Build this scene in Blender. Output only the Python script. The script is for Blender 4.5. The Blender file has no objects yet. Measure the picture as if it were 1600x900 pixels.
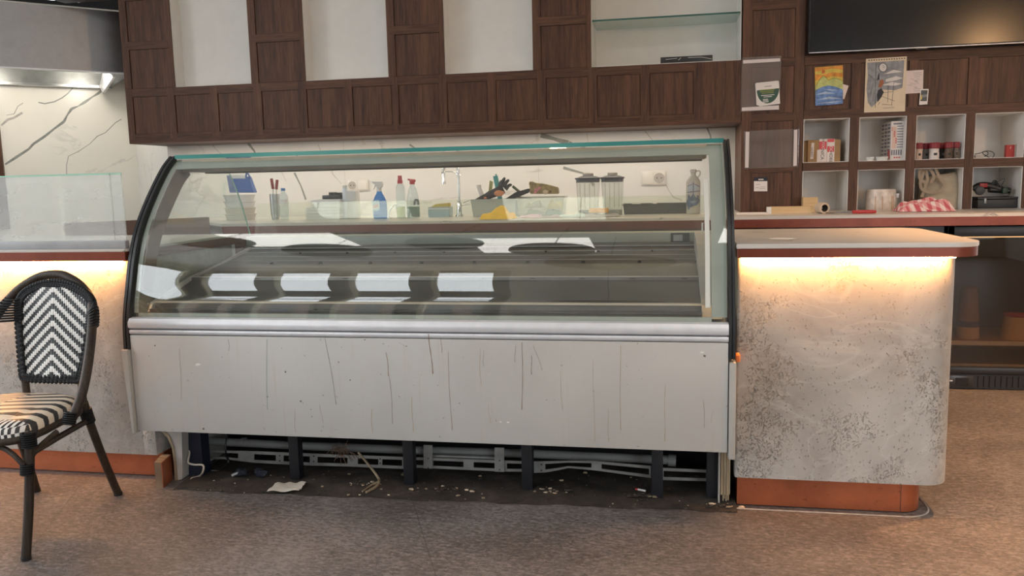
import bpy, bmesh, math, random
from mathutils import Vector, Matrix
random.seed(7)
S = bpy.context.scene
COL = S.collection
PI = math.pi

# ------------------------------------------------------------------ camera frame (from the photograph's vanishing points)
F = 1280.0
CAMH = 1.2
RX = Vector((0.98284, 0.183058, -0.022683))
RY = Vector((-0.18445, 0.974235, -0.129788))
RZ = Vector((-0.00166, 0.131745, 0.991282))
def ray(px, py):
    return RX * ((px - 800) / F) + RY - RZ * ((py - 450) / F)
def at(px, py, Y):
    d = ray(px, py); t = Y / d.y
    return Vector((d.x * t, Y, CAMH + d.z * t))
def onfloor(px, py, z=0.0):
    d = ray(px, py); t = (z - CAMH) / d.z
    return Vector((d.x * t, d.y * t, z))
def onplane(px, py, A, n):
    d = ray(px, py); o = Vector((0, 0, CAMH))
    t = (Vector(A) - o).dot(n) / d.dot(n)
    return o + d * t

# ------------------------------------------------------------------ materials
MATS = {}
def new_mat(name):
    m = bpy.data.materials.new(name); m.use_nodes = True
    nt = m.node_tree; nt.nodes.clear()
    out = nt.nodes.new('ShaderNodeOutputMaterial')
    return m, nt, out
def N(nt, t, **kw):
    n = nt.nodes.new(t)
    for k, v in kw.items():
        if k.startswith('i_'):
            n.inputs[k[2:].replace('_', ' ')].default_value = v
        else: setattr(n, k, v)
    return n
def rgb(c): return (c[0], c[1], c[2], 1.0)
def srgb(r, g, b):
    f = lambda v: (v / 255 / 12.92) if v / 255 <= .04045 else ((v / 255 + .055) / 1.055) ** 2.4
    return (f(r), f(g), f(b))
def ramp(nt, stops):
    r = nt.nodes.new('ShaderNodeValToRGB'); e = r.color_ramp.elements
    while len(e) < len(stops): e.new(.5)
    for i, (p, c) in enumerate(stops):
        e[i].position = p; e[i].color = rgb(c) if len(c) == 3 else c
    return r
def coords(nt, scale=(1, 1, 1), rot=(0, 0, 0), kind='Object'):
    tc = nt.nodes.new('ShaderNodeTexCoord'); mp = nt.nodes.new('ShaderNodeMapping')
    mp.inputs['Scale'].default_value = scale; mp.inputs['Rotation'].default_value = rot
    nt.links.new(tc.outputs[kind], mp.inputs['Vector'])
    return mp.outputs['Vector']
def noise(nt, vec, scale, detail=4, rough=.55, dist=0.0):
    n = nt.nodes.new('ShaderNodeTexNoise')
    n.inputs['Scale'].default_value = scale; n.inputs['Detail'].default_value = detail
    n.inputs['Roughness'].default_value = rough; n.inputs['Distortion'].default_value = dist
    nt.links.new(vec, n.inputs['Vector']); return n
def mixc(nt, fac, a, b, blend='MIX'):
    m = nt.nodes.new('ShaderNodeMix'); m.data_type = 'RGBA'; m.blend_type = blend
    for sock, v in ((m.inputs['Factor'], fac), (m.inputs[6], a), (m.inputs[7], b)):
        if hasattr(v, 'is_linked'): nt.links.new(v, sock)
        elif isinstance(v, (int, float)): sock.default_value = v
        else: sock.default_value = rgb(v)
    return m.outputs[2]
def math_(nt, op, a, b=0.0, clamp=False):
    m = nt.nodes.new('ShaderNodeMath'); m.operation = op; m.use_clamp = clamp
    for i, v in enumerate((a, b)):
        if hasattr(v, 'is_linked'): nt.links.new(v, m.inputs[i])
        else: m.inputs[i].default_value = v
    return m.outputs[0]
def principled(nt, out, color=None, rough=.5, metal=0.0, bump=None, bstr=.2, bdist=.002, spec=.5):
    p = nt.nodes.new('ShaderNodeBsdfPrincipled')
    for k, v in (('Base Color', color), ('Roughness', rough), ('Metallic', metal), ('Specular IOR Level', spec)):
        if v is None: continue
        if hasattr(v, 'is_linked'): nt.links.new(v, p.inputs[k])
        elif isinstance(v, (int, float)): p.inputs[k].default_value = v
        else: p.inputs[k].default_value = rgb(v)
    if bump is not None:
        b = nt.nodes.new('ShaderNodeBump'); b.inputs['Strength'].default_value = bstr
        b.inputs['Distance'].default_value = bdist
        nt.links.new(bump, b.inputs['Height']); nt.links.new(b.outputs[0], p.inputs['Normal'])
    nt.links.new(p.outputs[0], out.inputs[0]); return p
def plain(name, color, rough=.5, metal=0.0, var=.12, scale=9, bstr=0.0, spec=.5):
    if name in MATS: return MATS[name]
    m, nt, out = new_mat(name)
    n = noise(nt, coords(nt), scale)
    c2 = tuple(max(0, v * (1 - var)) for v in color); c1 = tuple(min(1, v * (1 + var * .5)) for v in color)
    r = ramp(nt, [(.3, c2), (.7, c1)]); nt.links.new(n.outputs['Fac'], r.inputs[0])
    principled(nt, out, r.outputs[0], rough, metal, n.outputs['Fac'] if bstr else None, bstr, spec=spec)
    MATS[name] = m; return m
def emit(name, color, strength):
    m, nt, out = new_mat(name)
    e = N(nt, 'ShaderNodeEmission'); e.inputs[0].default_value = rgb(color); e.inputs[1].default_value = strength
    nt.links.new(e.outputs[0], out.inputs[0]); return m
def wood(name, vertical=True, dark=(.024, .011, .007), light=(.155, .071, .040)):
    m, nt, out = new_mat(name)
    sc = (26, 26, 1.6) if vertical else (1.6, 26, 30)
    v = coords(nt, sc)
    n = noise(nt, v, 3.2, 6, .62, .35)
    v2 = coords(nt, (150, 150, 5) if vertical else (5, 150, 150))
    n2 = noise(nt, v2, 2.0, 3, .6)
    v3 = coords(nt, (7.3, 2, .25) if vertical else (.25, 2, 7.3))
    n3 = noise(nt, v3, 2.2, 1, .5)
    s = math_(nt, 'ADD', math_(nt, 'MULTIPLY', n.outputs['Fac'], .55), math_(nt, 'MULTIPLY', n2.outputs['Fac'], .3))
    s = math_(nt, 'ADD', s, math_(nt, 'MULTIPLY', n3.outputs['Fac'], .35))
    r = ramp(nt, [(.40, dark), (.60, tuple((a + b) / 2 for a, b in zip(dark, light))), (.78, light)])
    nt.links.new(s, r.inputs[0])
    principled(nt, out, r.outputs[0], .48, 0, n2.outputs['Fac'], .25, .001, spec=.28)
    return m
def glass(name, tint=(.93, .97, .95), dust=.05, dustcol=(.75, .8, .76), ior=1.5, rough=0.0, blotch=.5):
    m, nt, out = new_mat(name)
    fr = N(nt, 'ShaderNodeFresnel')
    geo = N(nt, 'ShaderNodeNewGeometry'); mr = N(nt, 'ShaderNodeMapRange')     # thin pane: the same reflectance from both sides
    mr.inputs[3].default_value = ior; mr.inputs[4].default_value = 1 / ior
    nt.links.new(geo.outputs['Backfacing'], mr.inputs[0]); nt.links.new(mr.outputs[0], fr.inputs[0])
    t = N(nt, 'ShaderNodeBsdfTransparent'); t.inputs[0].default_value = rgb(tint)
    g = N(nt, 'ShaderNodeBsdfGlossy'); g.inputs['Roughness'].default_value = rough
    mx = N(nt, 'ShaderNodeMixShader')
    nt.links.new(fr.outputs[0], mx.inputs[0]); nt.links.new(t.outputs[0], mx.inputs[1]); nt.links.new(g.outputs[0], mx.inputs[2])
    last = mx.outputs[0]
    if dust > 0:
        n = noise(nt, coords(nt, (1, 1, 3)), 3, 5)
        r = ramp(nt, [(.3, (dust * (1 - blotch),) * 3), (.75, (dust * (1 + blotch),) * 3)]); nt.links.new(n.outputs['Fac'], r.inputs[0])
        d = N(nt, 'ShaderNodeBsdfDiffuse'); d.inputs[0].default_value = rgb(dustcol)
        m2 = N(nt, 'ShaderNodeMixShader')
        nt.links.new(r.outputs[0], m2.inputs[0]); nt.links.new(last, m2.inputs[1]); nt.links.new(d.outputs[0], m2.inputs[2])
        last = m2.outputs[0]
    nt.links.new(last, out.inputs[0]); return m

WV = wood('dark_walnut_upright', True)
WH = wood('dark_walnut_level', False)
WHITE = plain('white_laminate', (.82, .80, .765), .45, var=.03)
CHALK = plain('white_paint', (.72, .70, .66), .7, var=.04)
BLACK = plain('black_plastic', (.012, .012, .013), .4)
RUBBER = plain('black_rubber', (.010, .011, .013), .38)
BLACKMETAL = plain('black_painted_steel', (.008, .009, .013), .55)
COPPER_PAINT = None
def copper(name, base, rough, metal):
    m, nt, out = new_mat(name)
    n = noise(nt, coords(nt), 5, 6, .6); n2 = noise(nt, coords(nt), 55, 4, .7)
    r = ramp(nt, [(.3, tuple(v * .72 for v in base)), (.7, tuple(v * 1.12 for v in base))]); nt.links.new(n.outputs['Fac'], r.inputs[0])
    r2 = ramp(nt, [(.62, (0, 0, 0)), (.72, (1, 1, 1))]); nt.links.new(n2.outputs['Fac'], r2.inputs[0])
    c = mixc(nt, math_(nt, 'MULTIPLY', r2.outputs[0], .5), r.outputs[0], (.06, .02, .012))
    principled(nt, out, c, rough, metal); return m
COPPER = copper('copper_laminate', (.42, .125, .055), .36, .55)
COPPER_EDGE = copper('copper_edge_band', (.22, .055, .032), .32, .55)
def steel(name, color=(.52, .53, .52), rough=.22, axis=0, metal=1.0):
    m, nt, out = new_mat(name)
    sc = [120, 120, 120]; sc[axis] = 1.5
    n = noise(nt, coords(nt, tuple(sc)), 1.5, 3)
    n2 = noise(nt, coords(nt), 4, 6, .7)
    r = ramp(nt, [(.3, tuple(v * .75 for v in color)), (.75, color)]); nt.links.new(n2.outputs['Fac'], r.inputs[0])
    rr = math_(nt, 'ADD', math_(nt, 'MULTIPLY', n2.outputs['Fac'], .15), rough)
    principled(nt, out, r.outputs[0], rr, metal, n.outputs['Fac'], .06, .0008); return m
STEEL = steel('brushed_steel')
STEEL_HOOD = steel('hood_steel', (.33, .335, .345), .30, 0)
STEEL_DECK = steel('dull_steel_deck', (.20, .195, .18), .26, 0, .75)
GALV = plain('galvanised_steel', (.36, .37, .36), .45, .55, .25, 14)
CHROME = plain('chrome', (.75, .75, .74), .12, 1.0, .03)
ALU = plain('satin_aluminium', (.66, .67, .70), .38, .35, .08, 16)
GREYPVC = plain('grey_pipe_plastic', (.22, .23, .23), .45, 0, .15)
SEAL = plain('grey_green_seal', (.34, .375, .33), .5, 0, .12, 6)
TAN = plain('tan_case_lining', (.36, .30, .22), .5, 0, .15, 12)
TEAL = None
def teal_edge():
    m, nt, out = new_mat('teal_glass_edge')
    n = noise(nt, coords(nt, (1.1, 1, 1)), 1.2, 2)
    r = ramp(nt, [(.35, (.03, .20, .19)), (.65, (.12, .36, .32))]); nt.links.new(n.outputs['Fac'], r.inputs[0])
    principled(nt, out, r.outputs[0], .08, 0); return m
TEAL = teal_edge()
GREENEDGE = plain('pale_green_glass_edge', (.30, .62, .47), .1, 0, .1)

def stucco(name):
    m, nt, out = new_mat(name)
    v = coords(nt)
    big = noise(nt, v, 2.6, 6, .62, .6)
    r = ramp(nt, [(.28, (.255, .235, .212)), (.5, (.36, .342, .318)), (.68, (.45, .435, .41)), (.8, (.54, .53, .505))]); nt.links.new(big.outputs['Fac'], r.inputs[0])
    # trowel smears
    sm = noise(nt, coords(nt, (1, 1, 1.7), (0, .6, 0)), 2.2, 3, .5, 2.2)
    r4 = ramp(nt, [(.47, (0, 0, 0)), (.5, (1, 1, 1)), (.53, (0, 0, 0))]); nt.links.new(sm.outputs['Fac'], r4.inputs[0])
    # pits only inside patches
    patch = noise(nt, v, 5.0, 3, .6)
    rp = ramp(nt, [(.52, (0, 0, 0)), (.62, (1, 1, 1))]); nt.links.new(patch.outputs['Fac'], rp.inputs[0])
    pit = noise(nt, coords(nt, (1, 1, .8), (0, .5, 0)), 95, 3, .6, 1.6)
    rk = ramp(nt, [(.56, (0, 0, 0)), (.64, (1, 1, 1))]); nt.links.new(pit.outputs['Fac'], rk.inputs[0])
    pits = math_(nt, 'MULTIPLY', rp.outputs[0], rk.outputs[0])
    spk = noise(nt, v, 120, 1, .5)
    rs = ramp(nt, [(.70, (0, 0, 0)), (.74, (1, 1, 1))]); nt.links.new(spk.outputs['Fac'], rs.inputs[0])
    c = mixc(nt, math_(nt, 'MULTIPLY', r4.outputs[0], .22), r.outputs[0], (.60, .59, .56))
    c = mixc(nt, math_(nt, 'MULTIPLY', pits, .14), c, (.15, .135, .115))
    c = mixc(nt, math_(nt, 'MULTIPLY', rs.outputs[0], .32), c, (.13, .11, .095))
    h = math_(nt, 'SUBTRACT', math_(nt, 'MULTIPLY', big.outputs['Fac'], .5), pits)
    h = math_(nt, 'SUBTRACT', h, math_(nt, 'MULTIPLY', rs.outputs[0], .4))
    principled(nt, out, c, .45, 0, h, .9, .011); return m
STUCCO = stucco('worn_stucco')

def marble(name, base, veincol, scale=1.0, amt=.9):
    m, nt, out = new_mat(name)
    v = coords(nt, (scale, scale, scale), (.2, .75, .3))
    a = noise(nt, coords(nt, (.55 * scale, .8 * scale, 1.25 * scale), (0, .7, 0)), 1.1, 7, .58, .5)
    ra = ramp(nt, [(.488, (0, 0, 0)), (.5, (1, 1, 1)), (.507, (0, 0, 0))]); nt.links.new(a.outputs['Fac'], ra.inputs[0])
    k = noise(nt, v, 1.7, 2)
    rk = ramp(nt, [(.45, (0, 0, 0)), (.6, (1, 1, 1))]); nt.links.new(k.outputs['Fac'], rk.inputs[0])
    fac = math_(nt, 'MULTIPLY', math_(nt, 'MULTIPLY', ra.outputs[0], rk.outputs[0]), amt)
    b = noise(nt, v, 3, 4)
    rb = ramp(nt, [(.3, tuple(x * .93 for x in base)), (.7, base)]); nt.links.new(b.outputs['Fac'], rb.inputs[0])
    c = mixc(nt, fac, rb.outputs[0], veincol)
    principled(nt, out, c, .3, 0); return m
MARBLE_WARM = marble('warm_marble', (.83, .80, .72), (.36, .36, .33), .7, .35)
MARBLE_GREY = marble('grey_marble', (.66, .645, .615), (.33, .31, .285), 1.2, .55)
VEIN = plain('marble_vein', (.25, .26, .235), .3, 0, .3, 20)
VEIN_LIGHT = plain('pale_marble_vein', (.45, .43, .39), .3, 0, .2, 20)
COUNTER = marble('pale_worktop', (.56, .53, .49), (.17, .16, .145), 2.6, 1.0)

def floor_mat():
    m, nt, out = new_mat('taupe_linoleum')
    v = coords(nt)
    n1 = noise(nt, coords(nt, (1, 1.6, 1), (0, 0, .5)), 52, 5, .7, .8)
    n2 = noise(nt, v, 1.4, 5, .6, .5)
    n3 = noise(nt, coords(nt, (2, 9, 1), (0, 0, -.35)), 9, 4, .7)
    s = math_(nt, 'ADD', math_(nt, 'MULTIPLY', n1.outputs['Fac'], .5), math_(nt, 'MULTIPLY', n2.outputs['Fac'], .3))
    s = math_(nt, 'ADD', s, math_(nt, 'MULTIPLY', n3.outputs['Fac'], .25))
    r = ramp(nt, [(.43, (.068, .057, .052)), (.52, (.125, .110, .103)), (.61, (.225, .203, .194))]); nt.links.new(s, r.inputs[0])
    # scuffs
    n4 = noise(nt, coords(nt, (1, 1, 1), (0, 0, .9)), 2.6, 6, .75, 1.5)
    r4 = ramp(nt, [(.62, (0, 0, 0)), (.8, (1, 1, 1))]); nt.links.new(n4.outputs['Fac'], r4.inputs[0])
    c = mixc(nt, math_(nt, 'MULTIPLY', r4.outputs[0], .35), r.outputs[0], (.42, .39, .36))
    # tile seams
    tc = N(nt, 'ShaderNodeTexCoord'); sep = N(nt, 'ShaderNodeSeparateXYZ')
    mp = N(nt, 'ShaderNodeMapping'); mp.inputs['Rotation'].default_value = (0, 0, math.radians(-24)); mp.inputs['Location'].default_value = (.35, .3, 0)
    nt.links.new(tc.outputs['Object'], mp.inputs[0]); nt.links.new(mp.outputs[0], sep.inputs[0])
    def seam(o, per):
        f = math_(nt, 'FRACT', math_(nt, 'MULTIPLY', o, 1 / per))
        return math_(nt, 'LESS_THAN', math_(nt, 'ABSOLUTE', math_(nt, 'SUBTRACT', f, .5)), .0022 / per)
    sm = seam(sep.outputs[0], 1.3)
    c = mixc(nt, math_(nt, 'MULTIPLY', sm, .45), c, (.05, .04, .035))
    principled(nt, out, c, math_(nt, 'ADD', math_(nt, 'MULTIPLY', n2.outputs['Fac'], .25), .34), 0, n1.outputs['Fac'], .15, .001); return m
FLOOR = floor_mat()
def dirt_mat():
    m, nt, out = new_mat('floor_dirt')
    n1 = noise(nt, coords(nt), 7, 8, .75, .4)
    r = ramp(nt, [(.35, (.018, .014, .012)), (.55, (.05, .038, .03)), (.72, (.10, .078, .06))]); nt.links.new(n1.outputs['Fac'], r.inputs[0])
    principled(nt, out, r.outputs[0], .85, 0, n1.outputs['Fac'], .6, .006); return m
DIRT = dirt_mat()

def panel_mat():
    m, nt, out = new_mat('stained_grey_panel')
    n = noise(nt, coords(nt), 3, 5)
    r = ramp(nt, [(.3, (.425, .418, .40)), (.7, (.475, .468, .448))]); nt.links.new(n.outputs['Fac'], r.inputs[0])
    v = coords(nt, (34, 34, .9))
    s1 = noise(nt, v, 2.2, 3, .6)
    r1 = ramp(nt, [(.60, (0, 0, 0)), (.72, (1, 1, 1))]); nt.links.new(s1.outputs['Fac'], r1.inputs[0])
    s2 = noise(nt, coords(nt, (2.2, 2.2, 1.4)), 2.2, 3)
    r2 = ramp(nt, [(.42, (0, 0, 0)), (.62, (1, 1, 1))]); nt.links.new(s2.outputs['Fac'], r2.inputs[0])
    f = math_(nt, 'MULTIPLY', math_(nt, 'MULTIPLY', r1.outputs[0], r2.outputs[0]), .32)
    c = mixc(nt, f, r.outputs[0], (.40, .30, .17))
    sp = noise(nt, coords(nt), 60, 1)
    rs = ramp(nt, [(.76, (0, 0, 0)), (.79, (1, 1, 1))]); nt.links.new(sp.outputs['Fac'], rs.inputs[0])
    c = mixc(nt, math_(nt, 'MULTIPLY', rs.outputs[0], .5), c, (.16, .12, .09))
    principled(nt, out, c, .42, 0, n.outputs['Fac'], .08, .002); return m
PANEL = panel_mat()
DRIP_BROWN = plain('brown_drip', (.25, .145, .09), .5, 0, .4, 30)
DRIP_TAN = plain('tan_drip', (.42, .30, .17), .5, 0, .3, 30)
DRIP_GREEN = plain('green_drip', (.25, .36, .31), .5, 0, .3, 30)
SPECK = plain('dark_speck', (.13, .105, .09), .6)
GREYSIDE = plain('grey_side_paint', (.40, .385, .355), .45, 0, .1)
GLASS_FRONT = glass('curved_front_glass', (.982, .992, .984), .012, (.62, .68, .64), 1.62)
GLASS_END = glass('end_glass', (.955, .985, .965), .03, (.62, .72, .64))
GLASS_REAR = glass('rear_glass', (.965, .985, .93), .025, (.60, .68, .56))
GLASS_GUARD = glass('hazy_guard_glass', (.94, .97, .955), .27, (.86, .87, .86), blotch=.12)
GLASS_SHELF = glass('shelf_glass', (.86, .95, .92), .10, (.5, .6, .56))
ACRYL = glass('acrylic_sheet', (.93, .92, .91), .10, (.6, .52, .48))
CLEAR = glass('clear_plastic', (.90, .91, .89), .10, (.65, .66, .62))
CLEAR_B = glass('clear_bottle', (.88, .93, .93), .12, (.55, .62, .60))
FRIDGEGLASS = glass('cooler_door_glass', (.66, .58, .48), .02, (.3, .2, .12))
PLY = None
def ply():
    m, nt, out = new_mat('plywood_edge')
    v = coords(nt, (1, 90, 1)); n = noise(nt, v, 1.6, 2)
    r = ramp(nt, [(.42, (.10, .055, .03)), (.58, (.40, .27, .16))]); nt.links.new(n.outputs['Fac'], r.inputs[0])
    principled(nt, out, r.outputs[0], .6); return m
PLY = ply()
SPLINTER = wood('splintered_wood', True, (.13, .095, .06), (.42, .34, .23))
PINE = wood('pale_pine', False, (.50, .34, .17), (.72, .54, .32))
BAMBOO = wood('dark_bamboo_look', True, (.010, .007, .005), (.055, .038, .026))
CORD = plain('black_woven_cord', (.007, .0075, .009), .5, spec=.25)
LED = emit('warm_led', (1.0, .46, .135), 105.0)

# ------------------------------------------------------------------ mesh builder
class MB:
    """collects shapes in world coordinates and links them as one mesh object"""
    def __init__(self): self.bm = bmesh.new(); self.mats = []
    def mi(self, m):
        if m not in self.mats: self.mats.append(m)
        return self.mats.index(m)
    def _take(self, t, m, mtx=None):
        i = self.mi(m)
        if mtx is not None: bmesh.ops.transform(t, matrix=mtx, verts=t.verts)
        for f in t.faces: f.material_index = i
        me = bpy.data.meshes.new('t'); t.to_mesh(me); t.free()
        self.bm.from_mesh(me); bpy.data.meshes.remove(me)
        return self
    def box(self, x0, x1, y0, y1, z0, z1, m, bev=0.0, seg=2, mtx=None):
        t = bmesh.new(); bmesh.ops.create_cube(t, size=1)
        for v in t.verts:
            v.co = Vector(((x0 + x1) / 2 + v.co.x * (x1 - x0), (y0 + y1) / 2 + v.co.y * (y1 - y0), (z0 + z1) / 2 + v.co.z * (z1 - z0)))
        if bev: bmesh.ops.bevel(t, geom=t.edges[:], offset=bev, segments=seg, affect='EDGES', profile=.5)
        return self._take(t, m, mtx)
    def prism(self, pts, vec, m, bev=0.0, mtx=None):
        """closed polygon pts (3D) extruded along vec"""
        t = bmesh.new(); vs = [t.verts.new(Vector(p)) for p in pts]; f = t.faces.new(vs)
        r = bmesh.ops.extrude_face_region(t, geom=[f])
        bmesh.ops.translate(t, vec=Vector(vec), verts=[e for e in r['geom'] if isinstance(e, bmesh.types.BMVert)])
        bmesh.ops.recalc_face_normals(t, faces=t.faces)
        if bev: bmesh.ops.bevel(t, geom=t.edges[:], offset=bev, segments=2, affect='EDGES')
        bmesh.ops.triangulate(t, faces=[f for f in t.faces if len(f.verts) > 4])
        return self._take(t, m, mtx)
    def lathe(self, prof, c, m, seg=24, mtx=None, sx=1, sy=1, caps=True):
        """prof: (r,z) list, revolved about the vertical through c"""
        t = bmesh.new(); rings = []
        for r, z in prof:
            rings.append([t.verts.new((c[0] + sx * r * math.cos(2 * PI * k / seg), c[1] + sy * r * math.sin(2 * PI * k / seg), c[2] + z)) for k in range(seg)])
        for a, b in zip(rings, rings[1:]):
            for k in range(seg):
                t.faces.new((a[k], a[(k + 1) % seg], b[(k + 1) % seg], b[k]))
        if caps:
            if prof[0][0] > 1e-5: t.faces.new(rings[0][::-1])
            if prof[-1][0] > 1e-5: t.faces.new(rings[-1])
        bmesh.ops.remove_doubles(t, verts=t.verts, dist=1e-6)
        bmesh.ops.recalc_face_normals(t, faces=t.faces)
        return self._take(t, m, mtx)
    def tube(self, pts, r, m, seg=10, smooth=0, closed=False, flat=1.0, mtx=None):
        pts = [Vector(p) for p in pts]
        if smooth: pts = spline(pts, smooth, closed)
        n = len(pts); rr = r if isinstance(r, (list, tuple)) else None
        t = bmesh.new(); rings = []; up = None
        for i, p in enumerate(pts):
            a = pts[(i - 1) % n] if closed else pts[max(i - 1, 0)]
            b = pts[(i + 1) % n] if closed else pts[min(i + 1, n - 1)]
            d = (b - a).normalized() if (b - a).length > 1e-9 else Vector((0, 0, 1))
            if up is None: up = Vector((0, 0, 1)) if abs(d.z) < .9 else Vector((1, 0, 0))
            u = (up - d * up.dot(d))
            u = u.normalized() if u.length > 1e-6 else d.orthogonal().normalized()
            up = u; w = d.cross(u)
            ri = (rr[0] + (rr[1] - rr[0]) * i / max(1, n - 1)) if rr else r
            rings.append([t.verts.new(p + u * (ri * math.cos(2 * PI * k / seg)) + w * (ri * flat * math.sin(2 * PI * k / seg))) for k in range(seg)])
        for i in range(n if closed else n - 1):
            a, b = rings[i], rings[(i + 1) % n]
            for k in range(seg): t.faces.new((a[k], a[(k + 1) % seg], b[(k + 1) % seg], b[k]))
        if not closed: t.faces.new(rings[0][::-1]); t.faces.new(rings[-1])
        bmesh.ops.recalc_face_normals(t, faces=t.faces)
        return self._take(t, m, mtx)
    def ball(self, c, r, m, sc=(1, 1, 1), jit=0.0, sub=2, seed=0, mtx=None):
        t = bmesh.new(); bmesh.ops.create_icosphere(t, subdivisions=sub, radius=1)
        rnd = random.Random(seed)
        for v in t.verts:
            k = 1 + (rnd.random() - .5) * jit
            v.co = Vector((c[0] + v.co.x * r * sc[0] * k, c[1] + v.co.y * r * sc[1] * k, c[2] + v.co.z * r * sc[2] * k))
        return self._take(t, m, mtx)
    def grid(self, fn, nu, nv, m, thick=0.0, mtx=None, closed_u=False):
        t = bmesh.new()
        vs = [[t.verts.new(Vector(fn(i / nu, j / nv))) for j in range(nv + 1)] for i in range(nu + 1)]
        for i in range(nu):
            for j in range(nv): t.faces.new((vs[i][j], vs[i + 1][j], vs[i + 1][j + 1], vs[i][j + 1]))
        bmesh.ops.remove_doubles(t, verts=t.verts, dist=1e-6)
        bmesh.ops.recalc_face_normals(t, faces=t.faces)
        if thick: bmesh.ops.solidify(t, geom=t.faces[:], thickness=thick)
        return self._take(t, m, mtx)
    def text(self, s, loc, size, m, rot=(PI / 2, 0, 0), ext=.0006, align='CENTER', sx=1.0):
        cu = bpy.data.curves.new('t', 'FONT'); cu.body = s; cu.size = size; cu.extrude = ext; cu.align_x = align; cu.align_y = 'CENTER'
        ob = bpy.data.objects.new('t', cu); COL.objects.link(ob)
        dg = bpy.context.evaluated_depsgraph_get(); me = bpy.data.meshes.new_from_object(ob.evaluated_get(dg))
        t = bmesh.new(); t.from_mesh(me); bpy.data.meshes.remove(me)
        bpy.data.objects.remove(ob); bpy.data.curves.remove(cu)
        from mathutils import Euler
        mtx = Matrix.Translation(Vector(loc)) @ Euler(rot).to_matrix().to_4x4() @ Matrix.Diagonal((sx, 1, 1, 1))
        return self._take(t, m, mtx)
    def build(self, name, parent=None, loc=None, smooth=40, mat=None):
        org = Vector((0, 0, 0))
        p = parent
        while p is not None: org += p.location; p = p.parent
        if parent is None and loc is not None: org = Vector(loc)
        bmesh.ops.translate(self.bm, vec=-org, verts=self.bm.verts)
        me = bpy.data.meshes.new(name); self.bm.to_mesh(me); self.bm.free()
        for m in self.mats: me.materials.append(m)
        if smooth:
            for f in me.polygons: f.use_smooth = True
            me.set_sharp_from_angle(angle=math.radians(smooth))
        o = bpy.data.objects.new(name, me); COL.objects.link(o)
        if parent is not None: o.parent = parent
        elif loc is not None: o.location = Vector(loc)
        return o
def spline(pts, k, closed=False):
    out = []; n = len(pts)
    rng = range(n) if closed else range(n - 1)
    for i in rng:
        if closed: p0, p1, p2, p3 = pts[i - 1], pts[i], pts[(i + 1) % n], pts[(i + 2) % n]
        else: p0, p1, p2, p3 = pts[max(i - 1, 0)], pts[i], pts[i + 1], pts[min(i + 2, n - 1)]
        for j in range(k):
            t = j / k
            out.append(.5 * ((2 * p1) + (p2 - p0) * t + (2 * p0 - 5 * p1 + 4 * p2 - p3) * t * t + (3 * p1 - p0 - 3 * p2 + p3) * t ** 3))
    if not closed: out.append(pts[-1])
    return out
def tag(o, label, cat, group=None):
    o['label'] = label; o['category'] = cat
    if group: o['group'] = group
    return o
def thing(name, loc, label, cat, group=None):
    o = bpy.data.objects.new(name, None); COL.objects.link(o); o.location = Vector(loc); o.empty_display_size = .05
    return tag(o, label, cat, group)
def struct(o): o['kind'] = 'structure'; return o
def copy_thing(o, loc, label, group=None):
    c = o.copy(); COL.objects.link(c); c.location = Vector(loc); c['label'] = label
    if group: c['group'] = group
    for ch in list(o.children):
        d = ch.copy(); COL.objects.link(d); d.parent = c
        for g in list(ch.children):
            e = g.copy(); COL.objects.link(e); e.parent = d
    return c
def cloth(x0, x1, y0, y1, z0, h, m, seed, nu=26, nv=16, fold=7.0, round_=True):
    """a crumpled heap of cloth with its own folds"""
    b = MB(); rnd = random.Random(seed); ph = [rnd.random() * 6 for _ in range(6)]
    def fn(u, v):
        a, c = u * 2 - 1, v * 2 - 1
        edge = max(0, 1 - (abs(a) ** 3.2)) * max(0, 1 - (abs(c) ** 3.2))
        w = .55 + .25 * math.sin(fold * u + 2.2 * math.sin(3 * v + ph[0]) + ph[1]) + .20 * math.sin(fold * 1.7 * v + 3 * u + ph[2]) + .12 * math.sin(13 * u + ph[3]) * math.sin(9 * v + ph[4])
        z = z0 + .002 + h * edge ** .55 * max(.08, w)
        jx = .03 * math.sin(8 * v + ph[5]) * (x1 - x0)
        return (x0 + (x1 - x0) * u + jx * (1 - abs(a)), y0 + (y1 - y0) * v, z)
    b.grid(fn, nu, nv, m, thick=-.0015)
    return b

# ================================================================== SETTING
YW, YC = 5.75, 5.30          # marble wall plane, joinery front plane
CEIL = 4.0
XL, XR, YB = -5.75, 4.6, -2.75
b = MB(); b.box(XL - .2, XR + .2, YB - .2, 8.5, -.12, 0, FLOOR); struct(b.build('floor', smooth=0))
b = MB(); b.box(XL - .2, XR + .2, YB - .2, 8.5, CEIL, CEIL + .12, plain('ceiling_paint', (.80, .79, .77), .8, var=.03)); struct(b.build('ceiling', smooth=0))
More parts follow.
